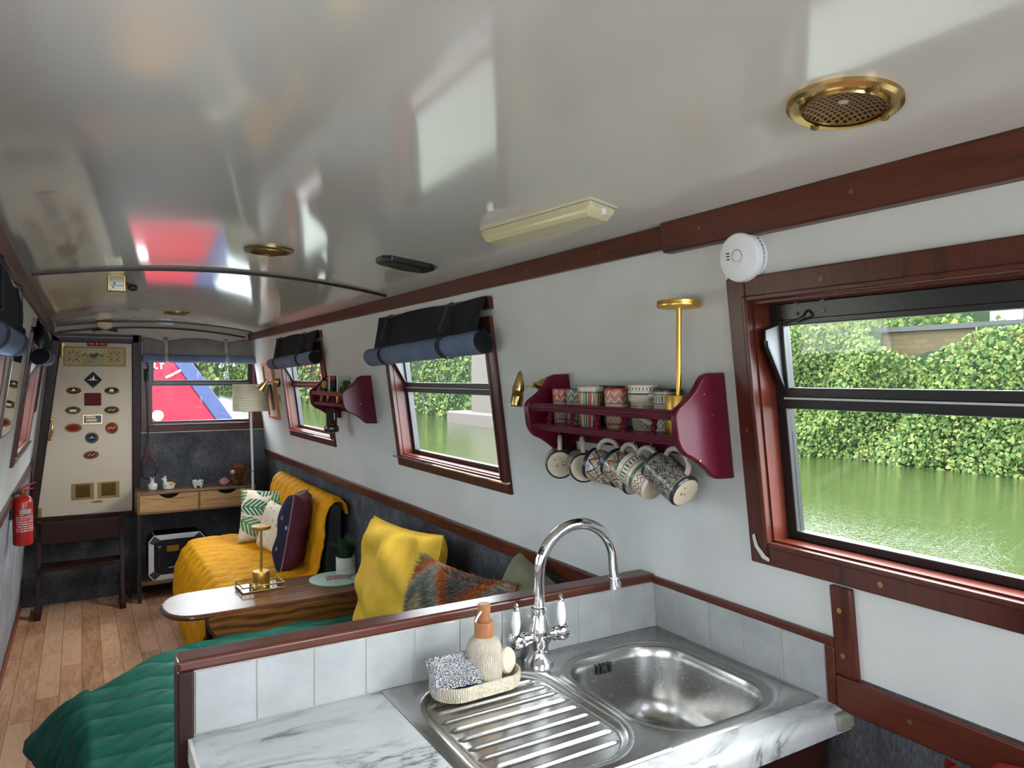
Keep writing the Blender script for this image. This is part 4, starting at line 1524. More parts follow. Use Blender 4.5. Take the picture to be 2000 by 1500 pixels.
pn = thing('painted_panel', 'gold framed painted panel of two star flowers and a country scene', 'picture', EP(.094, 1.73, .004))
b = frame4(MB(), EP, -.092, .274, 1.672, 1.792, .010, .003, .014)
b.build('frame', plain('gilt wooden frame', (.30, .17, .05), .4), pn, bevel=.002)
ptile = plain('pale yellow tile', (.52, .38, .14), .5, spec=.15)
for x0, x1 in ((-.092, .008), (.146, .274)):
    t_ = MB().hexa(EP, x0, x1, 1.672, 1.792, .003, .008).build('star_tile', ptile, pn)
    cx, cz = (x0 + x1) / 2, 1.732
    b = MB()
    for k in range(8):
        a = k * PI / 4
        L_, w_ = (.050, .011) if k % 2 == 0 else (.056, .018)
        b.prism([(cx + q * math.cos(a) - p * math.sin(a), cz + q * math.sin(a) + p * math.cos(a)) for q, p in ((.014, 0), (.030, w_ / 2), (L_, 0), (.030, -w_ / 2))], EP, .0075, .009)
    b.build('star_petals', plain('dark teal paint', (.015, .035, .045), .4), t_)
m = Mat('painted country scene', (.4, .4, .2), .45)
u, _, w_ = m.xyz('Object')
nz = m.noise(m.co(), 60, 4)
c = m.ramp((w_ * 6) + .5 + (nz - .5) * .5, [(.1, (.36, .28, .10)), (.4, (.28, .28, .09)), (.6, (.42, .40, .22)), (.9, (.46, .42, .22))])
m.color(c)
t_ = MB().hexa(EP, .008, .146, 1.672, 1.792, .003, .008).build('scene_tile', m.m, pn)
b = MB()
b.prism(ell(.083, 1.740, .024, .012, 14), EP, .0075, .009)
b.prism(ell(.102, 1.752, .010, .007, 10), EP, .0075, .009)
for k in (.068, .078, .090, .098):
    b.prism([(k, 1.716), (k + .004, 1.716), (k + .004, 1.738), (k, 1.738)], EP, .0075, .009)
b.build('painted_horse', plain('dark red brown paint', (.10, .03, .02), .5), t_)
b = MB()
for k in range(9):
    b.prism(ell(.018 + .015 * k, 1.742 + .008 * math.sin(k * 2.3), .008, .009, 9), EP, .0072, .0084) if not 3 < k < 6 else None
b.prism(ell(.06, 1.693, .014, .005, 10), EP, .0072, .0084)
b.build('painted_trees', plain('olive green paint', (.10, .11, .04), .5), t_)

# ------------------------------------------------------------------ boarding steps and fire extinguisher
st = thing('boarding_steps', 'dark wooden boarding steps leaning below the cream door', 'steps', (0, 5.65, 0))
for x in (-.246, .245):
    b = MB().hexa(lambda a, c, d: Vector((a, 5.82 - .23 * (1 - c / .6) + d, c)), x - .014, x + .014, .01, .60, -.022, .022)
    b.build('side_rail', darkwood, st, bevel=.003)
    MB().hexa(lambda a, c, d: Vector((a, d, c)), x - .018, x + .018, 0, .035, 5.56, 5.80).build('foot', darkwood, st, bevel=.004)
MB().box(-.235, .235, 5.745, 5.775, .455, .60).build('top_board', darkwood, st, bevel=.004)
MB().box(-.235, .235, 5.62, 5.80, .300, .322).build('tread', darkwood, st, bevel=.004)

ex = thing('fire_extinguisher', 'small red fire extinguisher on the left wall by the door', 'fire extinguisher', (-.235, 4.20, .77))
EX, EY = -.242, 4.20
rede = plain('red extinguisher enamel', (.42, .012, .010), .28)
MB().lathe([(.036, 0), (.042, .006), (.042, .205), (.038, .222), (.026, .236), (.014, .242), (.014, .252)], (EX, EY, .770), 28).build('cylinder', rede, ex)
b = MB().lathe([(.014, .25), (.016, .255), (.016, .268), (.010, .27)], (EX, EY, .77), 16)
b.build('valve', brass, ex)
b = MB()
b.obox((EX + .018, EY - .002, .770 + .285), (.075, .014, .008), (0, -.45, 0))
b.obox((EX + .016, EY - .002, .770 + .268), (.06, .012, .006), (0, -.1, 0))
b.build('handle', rede, ex, bevel=.002)
MB().tube([(EX - .01, EY - .01, 1.03), (EX - .035, EY - .02, 1.02), (EX - .045, EY - .02, .98), (EX - .046, EY - .015, .90)], .007, 8).build('hose', blackmatt, ex)
m = Mat('printed extinguisher label', (.5, .5, .5), .4)
_, _, z = m.xyz('Object')
f = m.noise(m.co(scale=(1, 1, .6)), 260, 2)
m.color(m.mix((((z * 90).fr() - .5).ab().lt(.26)) * f.gt(.47), (.42, .012, .010), (.62, .55, .53)))
lb = MB()
ang = [R(-140 + 10 * k) for k in range(11)]
lb.grid(lambda a, c: Vector((EX + .0424 * math.cos(R(-125 + 115 * a)), EY + .0424 * math.sin(R(-125 + 115 * a)), .835 + c * .085)), 12, 2)
lb.build('label_print', m.m, ex, smooth=80)
lb = MB().grid(lambda a, c: Vector((EX + .0425 * math.cos(R(-105 + 70 * a)), EY + .0425 * math.sin(R(-105 + 70 * a)), .924 + c * .022)), 10, 2)
lb.build('label_badge', plain('grey label badge', (.34, .35, .38), .4), ex, smooth=80)
MB().hexa(LP, 4.17, 4.23, .90, .93, .004, .02).build('wall_bracket', blackmatt, ex)

# long mirrors on the left wall
mirr = Mat('mirror glass', (.8, .8, .8), .02, 1).m
for y0, y1, lab in ((2.98, 3.40, 'long round cornered mirror on the left wall between the blinds'), (5.02, 5.32, 'long round cornered mirror on the left wall beside the door frame')):
    mi = thing('wall_mirror', lab, 'mirror', LP((y0 + y1) / 2, 1.55, 0), 'long mirrors on the left wall')
    pl_ = []
    for cx, cz, a0 in ((y1 - .05, 1.72, 0), (y0 + .05, 1.72, 90), (y0 + .05, 1.42, 180), (y1 - .05, 1.42, 270)):
        pl_ += [(cx + .05 * math.cos(R(a0 + 15 * k)), cz + .05 * math.sin(R(a0 + 15 * k))) for k in range(7)]
    MB().prism(pl_, lambda a, c, d: LP(a, c, d), .0, .008).build('backing', plain('weathered frame wood', (.16, .11, .07), .6), mi)
    MB().prism([(((a - (y0 + y1) / 2) * .95 + (y0 + y1) / 2), (c - 1.57) * .97 + 1.57) for a, c in pl_], lambda a, c, d: LP(a, c, d), .0078, .0095).build('glass', mirr, mi)

# ------------------------------------------------------------------ picture, switch, floor lamp
pc = thing('framed_picture', 'wood framed picture on the right wall behind the floor lamp', 'picture', RP(5.43, 1.48, 0))
frame4(MB(), RP, 5.295, 5.555, 1.30, 1.665, .022, .001, .020).build('frame', wood('honey wood frame', (.36, .15, .04), (.46, .21, .07), None, 'z', 8, .4), pc, bevel=.003)
MB().hexa(RP, 5.295, 5.555, 1.30, 1.665, .001, .008).build('mount', plain('cream picture mount', (.66, .58, .46), .6), pc)
a_ = MB().hexa(RP, 5.33, 5.52, 1.335, 1.63, .007, .010).build('print', plain('sandy print', (.58, .42, .28), .5), pc)
MB().prism([(5.36, 1.35), (5.44, 1.34), (5.46, 1.44), (5.42, 1.54), (5.38, 1.53), (5.35, 1.45)], lambda a, c, d: RP(a, c, d), .0095, .0108).build('painted_shape', plain('dark green print ink', (.03, .10, .08), .5), a_)
o = MB().hexa(RP, 5.195, 5.225, 1.41, 1.46, 0, .006).build('switch_plate', oldbrass, base=RP(5.21, 1.43, 0), bevel=.002)
tag(o, 'small brass switch plate below the wall spotlight by the picture', 'switch')

fl = thing('floor_lamp', 'tall floor lamp with white ribbed drum shade by the front window', 'floor lamp', (1.078, 5.47, 0))
FX, FY = 1.066, 5.47
MB().lathe([(.11, 0), (.12, .004), (.12, .016), (.10, .022), (.012, .026)], (1.082, FY, 0), 32).build('lamp_base', whiteplastic, fl)
MB().tube([(1.085, FY, .02), (1.078, FY, .9), (FX, FY, 1.36)], .0085, 12).build('pole', plain('white painted pole', (.66, .64, .62), .35), fl)
MB().tube([(1.0788, FY, .895), (1.0785, FY, .90)], .010, 12).build('pole_joint', blackmetal, fl)
m = Mat('ribbed lamp shade paper', (.70, .64, .50), .8)
m.b.inputs['Transmission Weight'].default_value = 0
_, _, z = m.xyz('Object')
m.bump((z * (2 * PI / .009)).sn(), .7, .002)
MB().lathe([(.122, 1.338), (.125, 1.340), (.125, 1.532), (.122, 1.534), (.120, 1.530), (.120, 1.342), (.122, 1.338)], (FX, FY, 0), 48, cap=False).build('lamp_shade', m.m, fl)
b = MB()
for k in range(3):
    a = 2 * PI * k / 3
    b.tube([(FX, FY, 1.36), (FX + .12 * math.cos(a), FY + .12 * math.sin(a), 1.36)], .003, 6)
b.build('shade_carrier', chrome, fl)
MB().ball((FX, FY, 1.42), (.028, .028, .040)).build('bulb', plain('frosted bulb', (.75, .74, .70), .3), fl)

# ------------------------------------------------------------------ console desk and what stands on it
rust = wood('rustic drawer wood', (.27, .135, .048), (.42, .235, .095), (.085, .036, .014), 'x', 7, .5, .10)
rustd = wood('rustic brown wood', (.12, .06, .03), (.19, .10, .05), (.07, .035, .02), 'x', 6, .35, .1)
dk = thing('console_desk', 'rustic two drawer console desk below the front window', 'desk', (.73, 5.76, 0))
b = MB().box(.335, 1.130, 5.615, 5.915, .757, .772)
b.build('desk_top', rustd, dk, bevel=.002)
b = MB().box(.335, .350, 5.62, 5.915, .622, .757)
b.box(1.115, 1.130, 5.62, 5.915, .622, .757)
b.box(.728, .740, 5.62, 5.915, .632, .757)
b.box(.335, 1.130, 5.62, 5.915, .620, .634)
b.box(.35, 1.115, 5.90, 5.915, .634, .757)
b.build('carcass', rustd, dk, bevel=.0015)
for x0, x1 in ((.352, .726), (.742, 1.113)):
    cx = (x0 + x1) / 2
    pl_ = [(x0, .636), (x1, .636), (x1, .754)] + [(cx + .066 - .132 * k / 14, .754 - .030 * math.sin(PI * k / 14) ** .8) for k in range(15)] + [(x0, .754)]
    d = MB().prism(pl_, lambda a, c, q: Vector((a, q, c)), 5.618, 5.632).build('drawer', rust, dk, smooth=0)
    MB().box(x0 + .005, x1 - .005, 5.70, 5.715, .637, .75).build('drawer_interior', blackmatt, d)
for x in (.345, 1.105):
    for y in (5.640, 5.885):
        MB().box(x - .010, x + .016, y - .010, y + .010, 0, .622).build('leg', blackmetal, dk)
MB().box(.345, 1.12, 5.63, 5.90, .118, .138).build('low_shelf', rustd, dk, bevel=.002)

ps = thing('power_station', 'portable power station with silver edges on the low desk shelf', 'power station', (.59, 5.75, .138))
def PS(a, c, d): return Vector((.407 + a, 5.655 + d, .140 + c))
PW, PH = .37, .318
o8 = [(.035, 0), (PW - .035, 0), (PW, .045), (PW, PH - .045), (PW - .035, PH), (.035, PH), (0, PH - .045), (0, .045)]
MB().prism(o8, PS, .012, .21).build('body', blackmatt, ps, bevel=.004)
sil = plain('silver painted aluminium', (.62, .63, .66), .3, .3)
i8 = [(.075, .035), (PW - .075, .035), (PW - .035, .065), (PW - .035, PH - .065), (PW - .075, PH - .035), (.075, PH - .035), (.035, PH - .065), (.035, .065)]
for k in (0, 2, 4, 6):
    a, c = o8[k], o8[(k + 1) % 8]
    ia, ic = i8[k], i8[(k + 1) % 8]
    MB().prism([a, c, ic, ia], PS, .000, .20).build('side_panel', sil, ps, bevel=.002)
dkgrey = plain('dark grey plastic', (.035, .036, .04), .4)
for k in (1, 3, 5, 7):
    a, c = o8[k], o8[(k + 1) % 8]
    ia, ic = i8[k], i8[(k + 1) % 8]
    MB().prism([a, c, ic, ia], PS, -.004, .20).build('corner_guard', dkgrey, ps, bevel=.002)
    MB().tube([PS(a[0], a[1], -.004), PS(c[0], c[1], -.004)], .004, 6).build('corner_edge', sil, ps)
MB().prism(i8, PS, .006, .02).build('front_panel', plain('black front panel', (.010, .010, .011), .3), ps)
MB().prism([(.118, .196), (.196, .196), (.196, .238), (.118, .238)], PS, .003, .008).build('screen', Mat('glossy amber display', (.22, .11, .02), .15).m, ps)
MB().prism([(.198, .194), (.245, .194), (.245, .240), (.198, .240)], PS, .003, .008).build('screen_bezel', blackmetal, ps)
b = MB()
for k in range(4):
    b.cyl(PS(.070, .10 + k * .02, .006), PS(.070, .10 + k * .02, .002), .006, n=12)
b.cyl(PS(.070, .215, .006), PS(.070, .215, .001), .009, n=12)
b.build('port', dkgrey, ps)
b = MB()
b.prism([(.060, .232), (.084, .235), (.084, .239), (.060, .238)], PS, .001, .006)
b.prism([(.128, .078), (.20, .083), (.20, .088), (.128, .083)], PS, .003, .008)
b.build('printed_mark', plain('grey print', (.45, .45, .47), .5), ps)
MB().prism([(.192, .132), (.210, .132), (.210, .160), (.192, .160)], PS, .003, .008).build('indicator', plain('green and grey indicator', (.10, .14, .07), .4), ps)

cer = plain('white glazed ceramic', (.62, .59, .54), .35)
DZ = .772


def llama(label, x, y, rz, saddle):
    root = thing('llama_figurine', label, 'figurine', (0, 0, 0), 'white ceramic llama figurines')
    MB().lathe([(.020, 0), (.030, .006), (.036, .022), (.034, .040), (.024, .050), (.006, .053)], (0, 0, 0), 20, sx=1.15, sy_=.85).build('body', cer, root)
    MB().tube([(-.022, 0, .030), (-.026, 0, .055), (-.027, 0, .074), (-.027, 0, .082)], [.016, .0125, .013, .009], 12).build('neck', cer, root)
    MB().ball((-.036, 0, .077), (.013, .010, .009)).build('muzzle', cer, root)
    for s in (-1, 1):
        MB().tube([(-.024, s * .007, .082), (-.024, s * .009, .094), (-.025, s * .008, .099)], [.005, .0045, .001], 8).build('ear', cer, root)
    MB().ball((.040, 0, .034), (.008, .007, .008)).build('tail', cer, root)
    b = MB()
    for s in (-1, 1):
        b.ball((-.044, s * .006, .081), .0018, 8, 5)
    b.ball((-.049, 0, .076), (.002, .003, .0015), 8, 5)
    b.build('face', blackmatt, root)
    if saddle:
        MB().lathe([(.0345, .030), (.0350, .041), (.0250, .0515), (.008, .0545)], (.006, 0, 0), 20, sx=.85, sy_=.9, cap=False).build('saddle', plain('yellow glaze', (.62, .38, .03), .4), root)
    root.location = (x, y, DZ)
    root.rotation_euler = (0, 0, rz)
    return root


llama('plain white llama figurine at the left end of the desk', .443, 5.74, R(75), False)
llama('white llama figurine with a yellow saddle on the desk', .545, 5.735, R(15), True)
ct = thing('cat_planter', 'small white cat faced planter with a sprout on the desk', 'planter', (.74, 5.73, DZ))
MB().lathe([(.022, .012), (.034, .018), (.038, .032), (.037, .052), (.034, .053), (.033, .045), (.004, .044)], (.74, 5.73, DZ), 26).build('bowl', cer, ct)
for dx, dy in ((-.018, -.018), (.018, -.018), (-.018, .018), (.018, .018)):
    MB().cyl((.74 + dx, 5.73 + dy, DZ), (.74 + dx, 5.73 + dy, DZ + .020), .007, .009, 10).build('foot', cer, ct)
b = MB()
b.ball((.728, 5.6945, DZ + .036), (.003, .002, .004), 8, 5)
b.ball((.744, 5.693, DZ + .036), (.003, .002, .004), 8, 5)
b.ball((.735, 5.6925, DZ + .029), (.004, .002, .0025), 8, 5)
b.ball((.762, 5.701, DZ + .042), (.011, .004, .009), 10, 6)
b.build('painted_face', plain('grey glaze', (.12, .12, .13), .4), ct)
leafg = plain('house plant green', (.045, .11, .03), .5)
b = MB()
for k in range(5):
    a = k * 1.3
    b.tube([(.74, 5.73, DZ + .044), (.74 + .008 * math.cos(a), 5.73 + .008 * math.sin(a), DZ + .06), (.74 + .022 * math.cos(a), 5.73 + .022 * math.sin(a), DZ + .072)], [.0015, .002, .0008], 6)
b.build('sprout', leafg, ct)

lt = thing('lotus_ornament', 'pink lotus flower ornament in front of the brown teddy', 'ornament', (.918, 5.70, DZ))
pinkm = plain('pink glazed petals', (.55, .22, .25), .5)
for ring, (n_, r_, h_, tl_) in enumerate(((8, .030, .040, .50), (8, .020, .052, .28), (5, .010, .060, .12))):
    for k in range(n_):
        a = 2 * PI * (k + ring * .5) / n_
        b = MB()
        dv = Vector((math.cos(a), math.sin(a), 0))
        sv = Vector((-math.sin(a), math.cos(a), 0))
        p0 = Vector((.918, 5.70, DZ + .004))

        def pet(u_, v_):
            w_ = .013 * math.sin(PI * min(1, v_ * .92 + .08)) ** .7 * (1 - v_ ** 3 * .6)
            s_ = (u_ - .5) * 2
            return p0 + dv * (r_ * (.35 + 1.0 * math.sin(v_ * 1.5) * .8) + tl_ * .012 * v_ - .004 * s_ * s_) + sv * (s_ * w_) + Vector((0, 0, h_ * v_ ** 1.1))
        b.grid(pet, 4, 6).build('petal', pinkm, lt, smooth=80, solid=.0015)

m = Mat('brown plush fur', (.16, .06, .02), .95)
v = m.co()
m.color(m.ramp(m.noise(v, 60, 5), [(.3, (.04, .012, .004)), (.55, (.13, .042, .010)), (.75, (.21, .08, .024))]))
m.bump(m.noise(v, 240, 4, .7), 1, .006)
fur = m.m
td = thing('teddy_bear', 'fluffy brown teddy bear slumped at the right of the desk', 'teddy bear', (1.015, 5.735, DZ))
def fuzzy(b, amp=.004, sc=55):
    for p in b.v:
        p += Vector((math.sin(p.x * sc * 3 + p.z * 170), math.sin(p.y * sc * 3.3 + p.x * 190), math.sin(p.z * sc * 3.1 + p.y * 150))) * amp
    return b
b = MB().ball((1.030, 5.745, DZ + .052), (.052, .048, .055), 28, 18)
fuzzy(b).build('body', fur, td, smooth=80)
b = MB().ball((1.022, 5.725, DZ + .112), (.054, .046, .044), 28, 18)
fuzzy(b).build('head', fur, td, smooth=80)
MB().ball((.978, 5.695, DZ + .098), (.020, .018, .017), 16, 10).build('muzzle', plain('pale plush muzzle', (.48, .33, .20), .9), td, smooth=80)
b = MB().ball((.964, 5.682, DZ + .104), (.005, .005, .004), 10, 6)
b.ball((.985, 5.683, DZ + .122), .004, 10, 6).ball((.972, 5.705, DZ + .124), .004, 10, 6)
b.build('face', blackmetal, td)
for x, y in ((.992, 5.735), (1.060, 5.722)):
    fuzzy(MB().ball((x, y, DZ + .150), (.016, .011, .015), 14, 9), .002).build('ear', fur, td, smooth=80)
for x, y in ((.985, 5.715), (1.072, 5.705)):
    fuzzy(MB().tube([(x + .015, y + .02, DZ + .075), (x, y - .005, DZ + .055), (x - .008, y - .025, DZ + .035)], [.018, .020, .014], 14), .002).build('arm', fur, td, smooth=80)
for x, y in ((1.000, 5.690), (1.065, 5.685)):
    fuzzy(MB().tube([(x + .01, y + .05, DZ + .030), (x, y + .01, DZ + .024), (x - .004, y - .012, DZ + .026)], [.022, .022, .020], 14), .002).build('leg', fur, td, smooth=80)

# cables hanging beside the front window
cb = thing('cable_bundle', 'black and red cables hanging left of the front window', 'cable', EP(.41, 1.1, .02))
MB().tube([EP(.415, 1.69, .02), EP(.43, 1.66, .035), EP(.412, 1.55, .028), EP(.42, 1.40, .022), EP(.425, 1.22, .022), EP(.422, 1.10, .02)], .0045, 8).build('black_cable', blackmatt, cb)
redc = plain('red cable sleeve', (.18, .015, .02), .45)
MB().tube([EP(.422, 1.10, .02), EP(.415, 1.02, .02), EP(.398, .96, .024), EP(.39, .94, .025)], .006, 8).build('red_cable', redc, cb)
MB().tube([EP(.422, 1.05, .02), EP(.445, 1.00, .03), EP(.475, .955, .035), EP(.485, .92, .04)], .006, 8).build('red_cable', redc, cb)
MB().tube([EP(.39, .945, .025), EP(.385, .90, .03), EP(.39, .85, .04), EP(.44, .83, .05), EP(.47, .87, .05), EP(.485, .92, .04)], .008, 8).build('black_cable', blackmatt, cb)
MB().obox(EP(.415, 1.60, .02), (.03, .02, .09)).build('plug', blackmatt, cb, bevel=.004)
cw = MB().tube([(.30, 5.78, .01), (.27, 5.76, .12), (.30, 5.75, .22), (.36, 5.74, .27), (.40, 5.72, .30)], .005, 8).build('power_cable', blackmatt, base=(.3, 5.76, 0))
tag(cw, 'black cable looping up from the floor to the power station', 'cable')

# ------------------------------------------------------------------ sofas, quilted throws, cushions
def velvet(name, c1, c2, rough=.62):
    m = Mat(name, c1, rough, spec=.10)
    m.b.inputs['Sheen Weight'].default_value = .05
    m.b.inputs['Sheen Tint'].default_value = (*c2, 1)
    m.b.inputs['Sheen Roughness'].default_value = .35
    v = m.co()
    m.color(m.ramp(m.noise(v, 14, 5), [(.3, c1), (.7, c2)]))
    m.bump(m.noise(v, 420, 3), .35, .0015)
    return m.m


yel_v = velvet('mustard velvet', (.56, .235, .004), (.70, .33, .008))
grn_v = velvet('emerald velvet', (.006, .075, .052), (.014, .12, .085), .5)
sofa_m = cloth('dark grey sofa fabric', (.030, .031, .034), (.05, .05, .054), 500)


def resample(poly, n):
    P_ = [Vector((a, 0, c)) for a, c in poly]
    d = [0]
    for a, c in zip(P_, P_[1:]):
        d.append(d[-1] + (c - a).length)
    out = []
    for i in range(n + 1):
        s_ = d[-1] * i / n
        k = max(j for j in range(len(d)) if d[j] <= s_ + 1e-9)
        k = min(k, len(P_) - 2)
        t = (s_ - d[k]) / max(1e-9, d[k + 1] - d[k])
        out.append((P_[k].lerp(P_[k + 1], t), s_))
    for _ in range(2):
        q = [o_[0].copy() for o_ in out]
        for i in range(1, n):
            out[i] = ((q[i - 1] + q[i] * 2 + q[i + 1]) / 4, out[i][1])
    return out


def puff(u_, v_, k, amp, sk=1.0):
    a = (u_ * k * sk + v_ * k) % 1
    c = (u_ * k * sk - v_ * k) % 1
    return amp * (min(a, 1 - a) * 2 * min(c, 1 - c) * 2) ** .28


def quilt_sweep(name, prof, y0f, y1f, mat, n=150, ny=150, k=5.0, amp=.010, wav=.006, parent=None, base=None, sk=.55):
    pts = resample(prof, n)

    def fn(u_, v_):
        i = min(n - 1, int(round(u_ * n)))
        i = int(round(u_ * n))
        p, s_ = pts[i]
        a = pts[max(0, i - 1)][0]
        c = pts[min(n, i + 1)][0]
        t = (c - a).normalized()
        nrm = Vector((-t.z, 0, t.x))
        y0, y1 = y0f(u_), y1f(u_)
        y = y0 + (y1 - y0) * v_
        h = puff(s_, y, k, amp, sk) + wav * math.sin(7 * s_ + 5 * y) * math.sin(9 * y - 3 * s_)
        q = Vector((p.x, y, p.z)) + nrm * h
        e = min(v_, 1 - v_)
        if e < .05:
            q -= nrm * .03 * (1 - sm(e / .05)) * .5
        return q
    return MB().grid(fn, n, ny).build(name, mat, parent, base, smooth=180, solid=.006)


sf = thing('sofa', 'dark grey sofa under the mustard quilted throw by the right wall', 'sofa', (.9, 4.48, 0))
MB().box(.58, 1.255, 3.885, 5.08, .10, .46).build('seat_base', sofa_m, sf, bevel=.03, seg=3)
MB().prism([(1.125, .30), (1.245, .30), (1.232, .855), (1.215, .885), (1.185, .89), (1.165, .87)], lambda a, c, d: Vector((a, d, c)), 3.868, 5.09).build('backrest', sofa_m, sf, bevel=.012, seg=3)
for x in (.64, 1.2):
    for y in (3.94, 5.02):
        MB().cyl((x, y, 0), (x, y, .105), .018, .024, 12).build('leg', blackmetal, sf)
prof = [(.545, .03), (.520, .15), (.520, .28), (.535, .38), (.565, .455), (.61, .505), (.72, .520), (.90, .512), (1.06, .50), (1.092, .52), (1.108, .60), (1.120, .72), (1.135, .83), (1.150, .885), (1.180, .912), (1.215, .908), (1.240, .885), (1.252, .83)]
o = quilt_sweep('quilted_throw', prof, lambda u_: 3.850 - .02 * math.sin(u_ * 9), lambda u_: 5.13 + .0 * u_ - .10 * (1 - sm(u_ / .35)), yel_v, n=300, ny=220, k=8.5, amp=.020, wav=.005, base=(.9, 4.48, .5))
tag(o, 'mustard yellow quilted velvet throw over the far sofa', 'throw')

bd = thing('sofa_bed', 'low sofa bed behind the tiled partition, under the green throw', 'sofa bed', (.65, 2.3, 0))
MB().box(.10, 1.25, 1.50, 3.04, .10, .47).build('mattress_base', sofa_m, bd, bevel=.03, seg=3)
for x in (.2, 1.18):
    for y in (1.58, 2.96):
        MB().cyl((x, y, 0), (x, y, .105), .02, .026, 12).build('leg', blackmetal, bd)


def green(u_, v_):
    """u runs from the right wall across the bed and down its open side; v runs from the partition to the far edge"""
    yfar = 3.135 - .22 * (1 - sm((1 - u_ * 1.0 - .10) / .42)) * (1 if u_ < .80 else 1)
    hemx = -.045 - .125 * sm((v_ - .72) / .28) + .012 * math.sin(v_ * 13)
    if u_ < .80:
        t = u_ / .80
        x = 1.255 + (.02 - 1.255) * t
        z = .514 - .040 * sm((t - .80) / .20)
        if v_ > .93:
            z -= .012 * sm((v_ - .96) / .04)
        y = 1.455 + (yfar - 1.455) * v_
    else:
        t = (u_ - .80) / .20
        yy0 = 1.455 + (yfar - 1.455) * v_
        x = .02 + (hemx - .02) * (t ** .75)
        z = .472 - .175 * t ** 1.25
        yh = 1.455 + (3.03 - 1.455) * v_
        y = yy0 + (yh - yy0) * t
    h = puff(x * .9, y, 7.5, .018, .55) + .006 * math.sin(8 * x + 6 * y) * math.sin(7 * y - 4 * x)
    return Vector((x - (h if u_ > .84 else 0) * .8, y, z + (h if u_ < .86 else h * .5)))


b = MB().grid(green, 230, 260)
b.grid(lambda u_, v_: green(u_, 1.0) + Vector((-.01 * v_, .06 * math.sin(v_ * 1.5), -.24 * v_ * (1 - .75 * sm((u_ - .8) / .2)))), 150, 10)
o = b.build('green_throw', grn_v, base=(.6, 2.3, .5), smooth=180, solid=.006)
tag(o, 'emerald green quilted velvet throw over the sofa bed', 'throw')


def cushion(name, label, c, rot, w, h, t, front, back=None, piping=None, seed=0, pinch=.07, crease=.006, n=30, cat='cushion'):
    f0, f1 = pillow(w, h, t, n, pinch, crease, seed)
    root = thing(name, label, cat, c, 'scatter cushions on the sofas')
    BASE[root.name] = Vector((0, 0, 0))
    if back is None:
        MB().grid(f0, n, n).grid(f1, n, n).build('cover', front, root, smooth=80)
    else:
        MB().grid(f0, n, n).build('front_panel', front, root, smooth=80)
        MB().grid(f1, n, n).build('back_panel', back, root, smooth=80)
    if piping:
        ed = [f0(k / 24, 0) for k in range(24)] + [f0(1, k / 24) for k in range(24)] + [f0(1 - k / 24, 1) for k in range(24)] + [f0(0, 1 - k / 24) for k in range(24)]
        MB().tube(ed, .0035, 6, close=True).build('piping', piping, root)
    root.rotation_euler = rot
    return root


pale_y = velvet('soft yellow velvet', (.60, .36, .035), (.74, .47, .06), .6)
cushion('cushion', 'large plain pale yellow velvet cushion on the green throw', (1.090, 2.70, .735), (R(-9), R(-3), R(-88)), .66, .50, .17, pale_y, piping=pale_y, seed=2, crease=.026, n=48)

m = Mat('shaggy chevron pattern', (.3, .2, .1), .95, spec=.15)
x, y_, z = m.xyz('Object')
nz = m.noise(m.co(), 22, 4)
zz = (x * 2.6 + .35).tri() * .22
f = (z + .30 - zz + (nz - .5) * .03) * 1.9
m.color(m.ramp(f.fr(), [(0, (.42, .33, .20)), (.10, (.010, .012, .022)), (.28, (.50, .40, .26)), (.40, (.12, .14, .13)), (.54, (.30, .29, .24)), (.62, (.42, .10, .015)), (.76, (.14, .10, .08)), (.86, (.07, .08, .09)), (.95, (.36, .11, .03))]))
furm = m.m
fc = cushion('shaggy_cushion', 'shaggy cushion with orange, black and cream chevrons on the green throw', (1.015, 2.06, .755), (R(-18), R(-3), R(-86)), .56, .43, .15, furm, seed=5, crease=.010)
f0, _ = pillow(.56, .43, .15, 30, .07, .010, 5)
rnd = random.Random(11)
b = MB()
for k in range(9000):
    u_, v_ = rnd.random(), rnd.random()
    p = f0(u_, v_)
    d = Vector((rnd.gauss(0, .45), -1, rnd.gauss(-.5, .4))).normalized() * rnd.uniform(.014, .028)
    if min(u_, v_, 1 - u_, 1 - v_) < .06:
        d += Vector(((u_ - .5) * .03, 0, (v_ - .5) * .03))
    s_ = Vector((rnd.gauss(0, 1), 0, rnd.gauss(0, 1))).normalized() * .0016
    b.add([p - s_, p + s_, p + d], [(0, 1, 2)])
o = b.build('fur_pile', furm, fc, smooth=0)
o['kind'] = 'stuff'
cushion('cushion', 'sage green cushion behind the tap, nearest the partition', (1.125, 1.735, .78), (R(-18), R(14), R(-84)), .46, .44, .15, velvet('sage velvet', (.12, .125, .075), (.17, .17, .11)), seed=9, crease=.006)

# patterned cushions on the yellow throw
m = Mat('tropical leaf print', (.7, .66, .55), .85, spec=.2)
v = m.co(rot=(PI / 2, 0, 0))
vo = m.n('TexVoronoi', voronoi_dimensions='2D')
m.L(v, vo.inputs['Vector'])
vo.inputs['Scale'].default_value = 7
sb = m.n('VectorMath', operation='SUBTRACT')
mu = m.n('VectorMath', operation='SCALE')
m.L(v, mu.inputs[0])
mu.inputs['Scale'].default_value = 7
m.L(mu.outputs[0], sb.inputs[0])
ps2 = m.n('VectorMath', operation='SCALE')
m.L(vo.outputs['Position'], ps2.inputs[0])
ps2.inputs['Scale'].default_value = 7
m.L(ps2.outputs[0], sb.inputs[1])
sc_ = m.n('SeparateColor')
m.L(vo.outputs['Color'], sc_.inputs[0])
rt_ = m.n('VectorRotate', rotation_type='Z_AXIS')
m.L(sb.outputs[0], rt_.inputs['Vector'])
m.L((X(m.t, sc_.outputs[0]) * 6.28).k, rt_.inputs['Angle'])
q = m.n('SeparateXYZ')
m.L(rt_.outputs[0], q.inputs[0])
lx_, ly_ = X(m.t, q.outputs[0]), X(m.t, q.outputs[1])
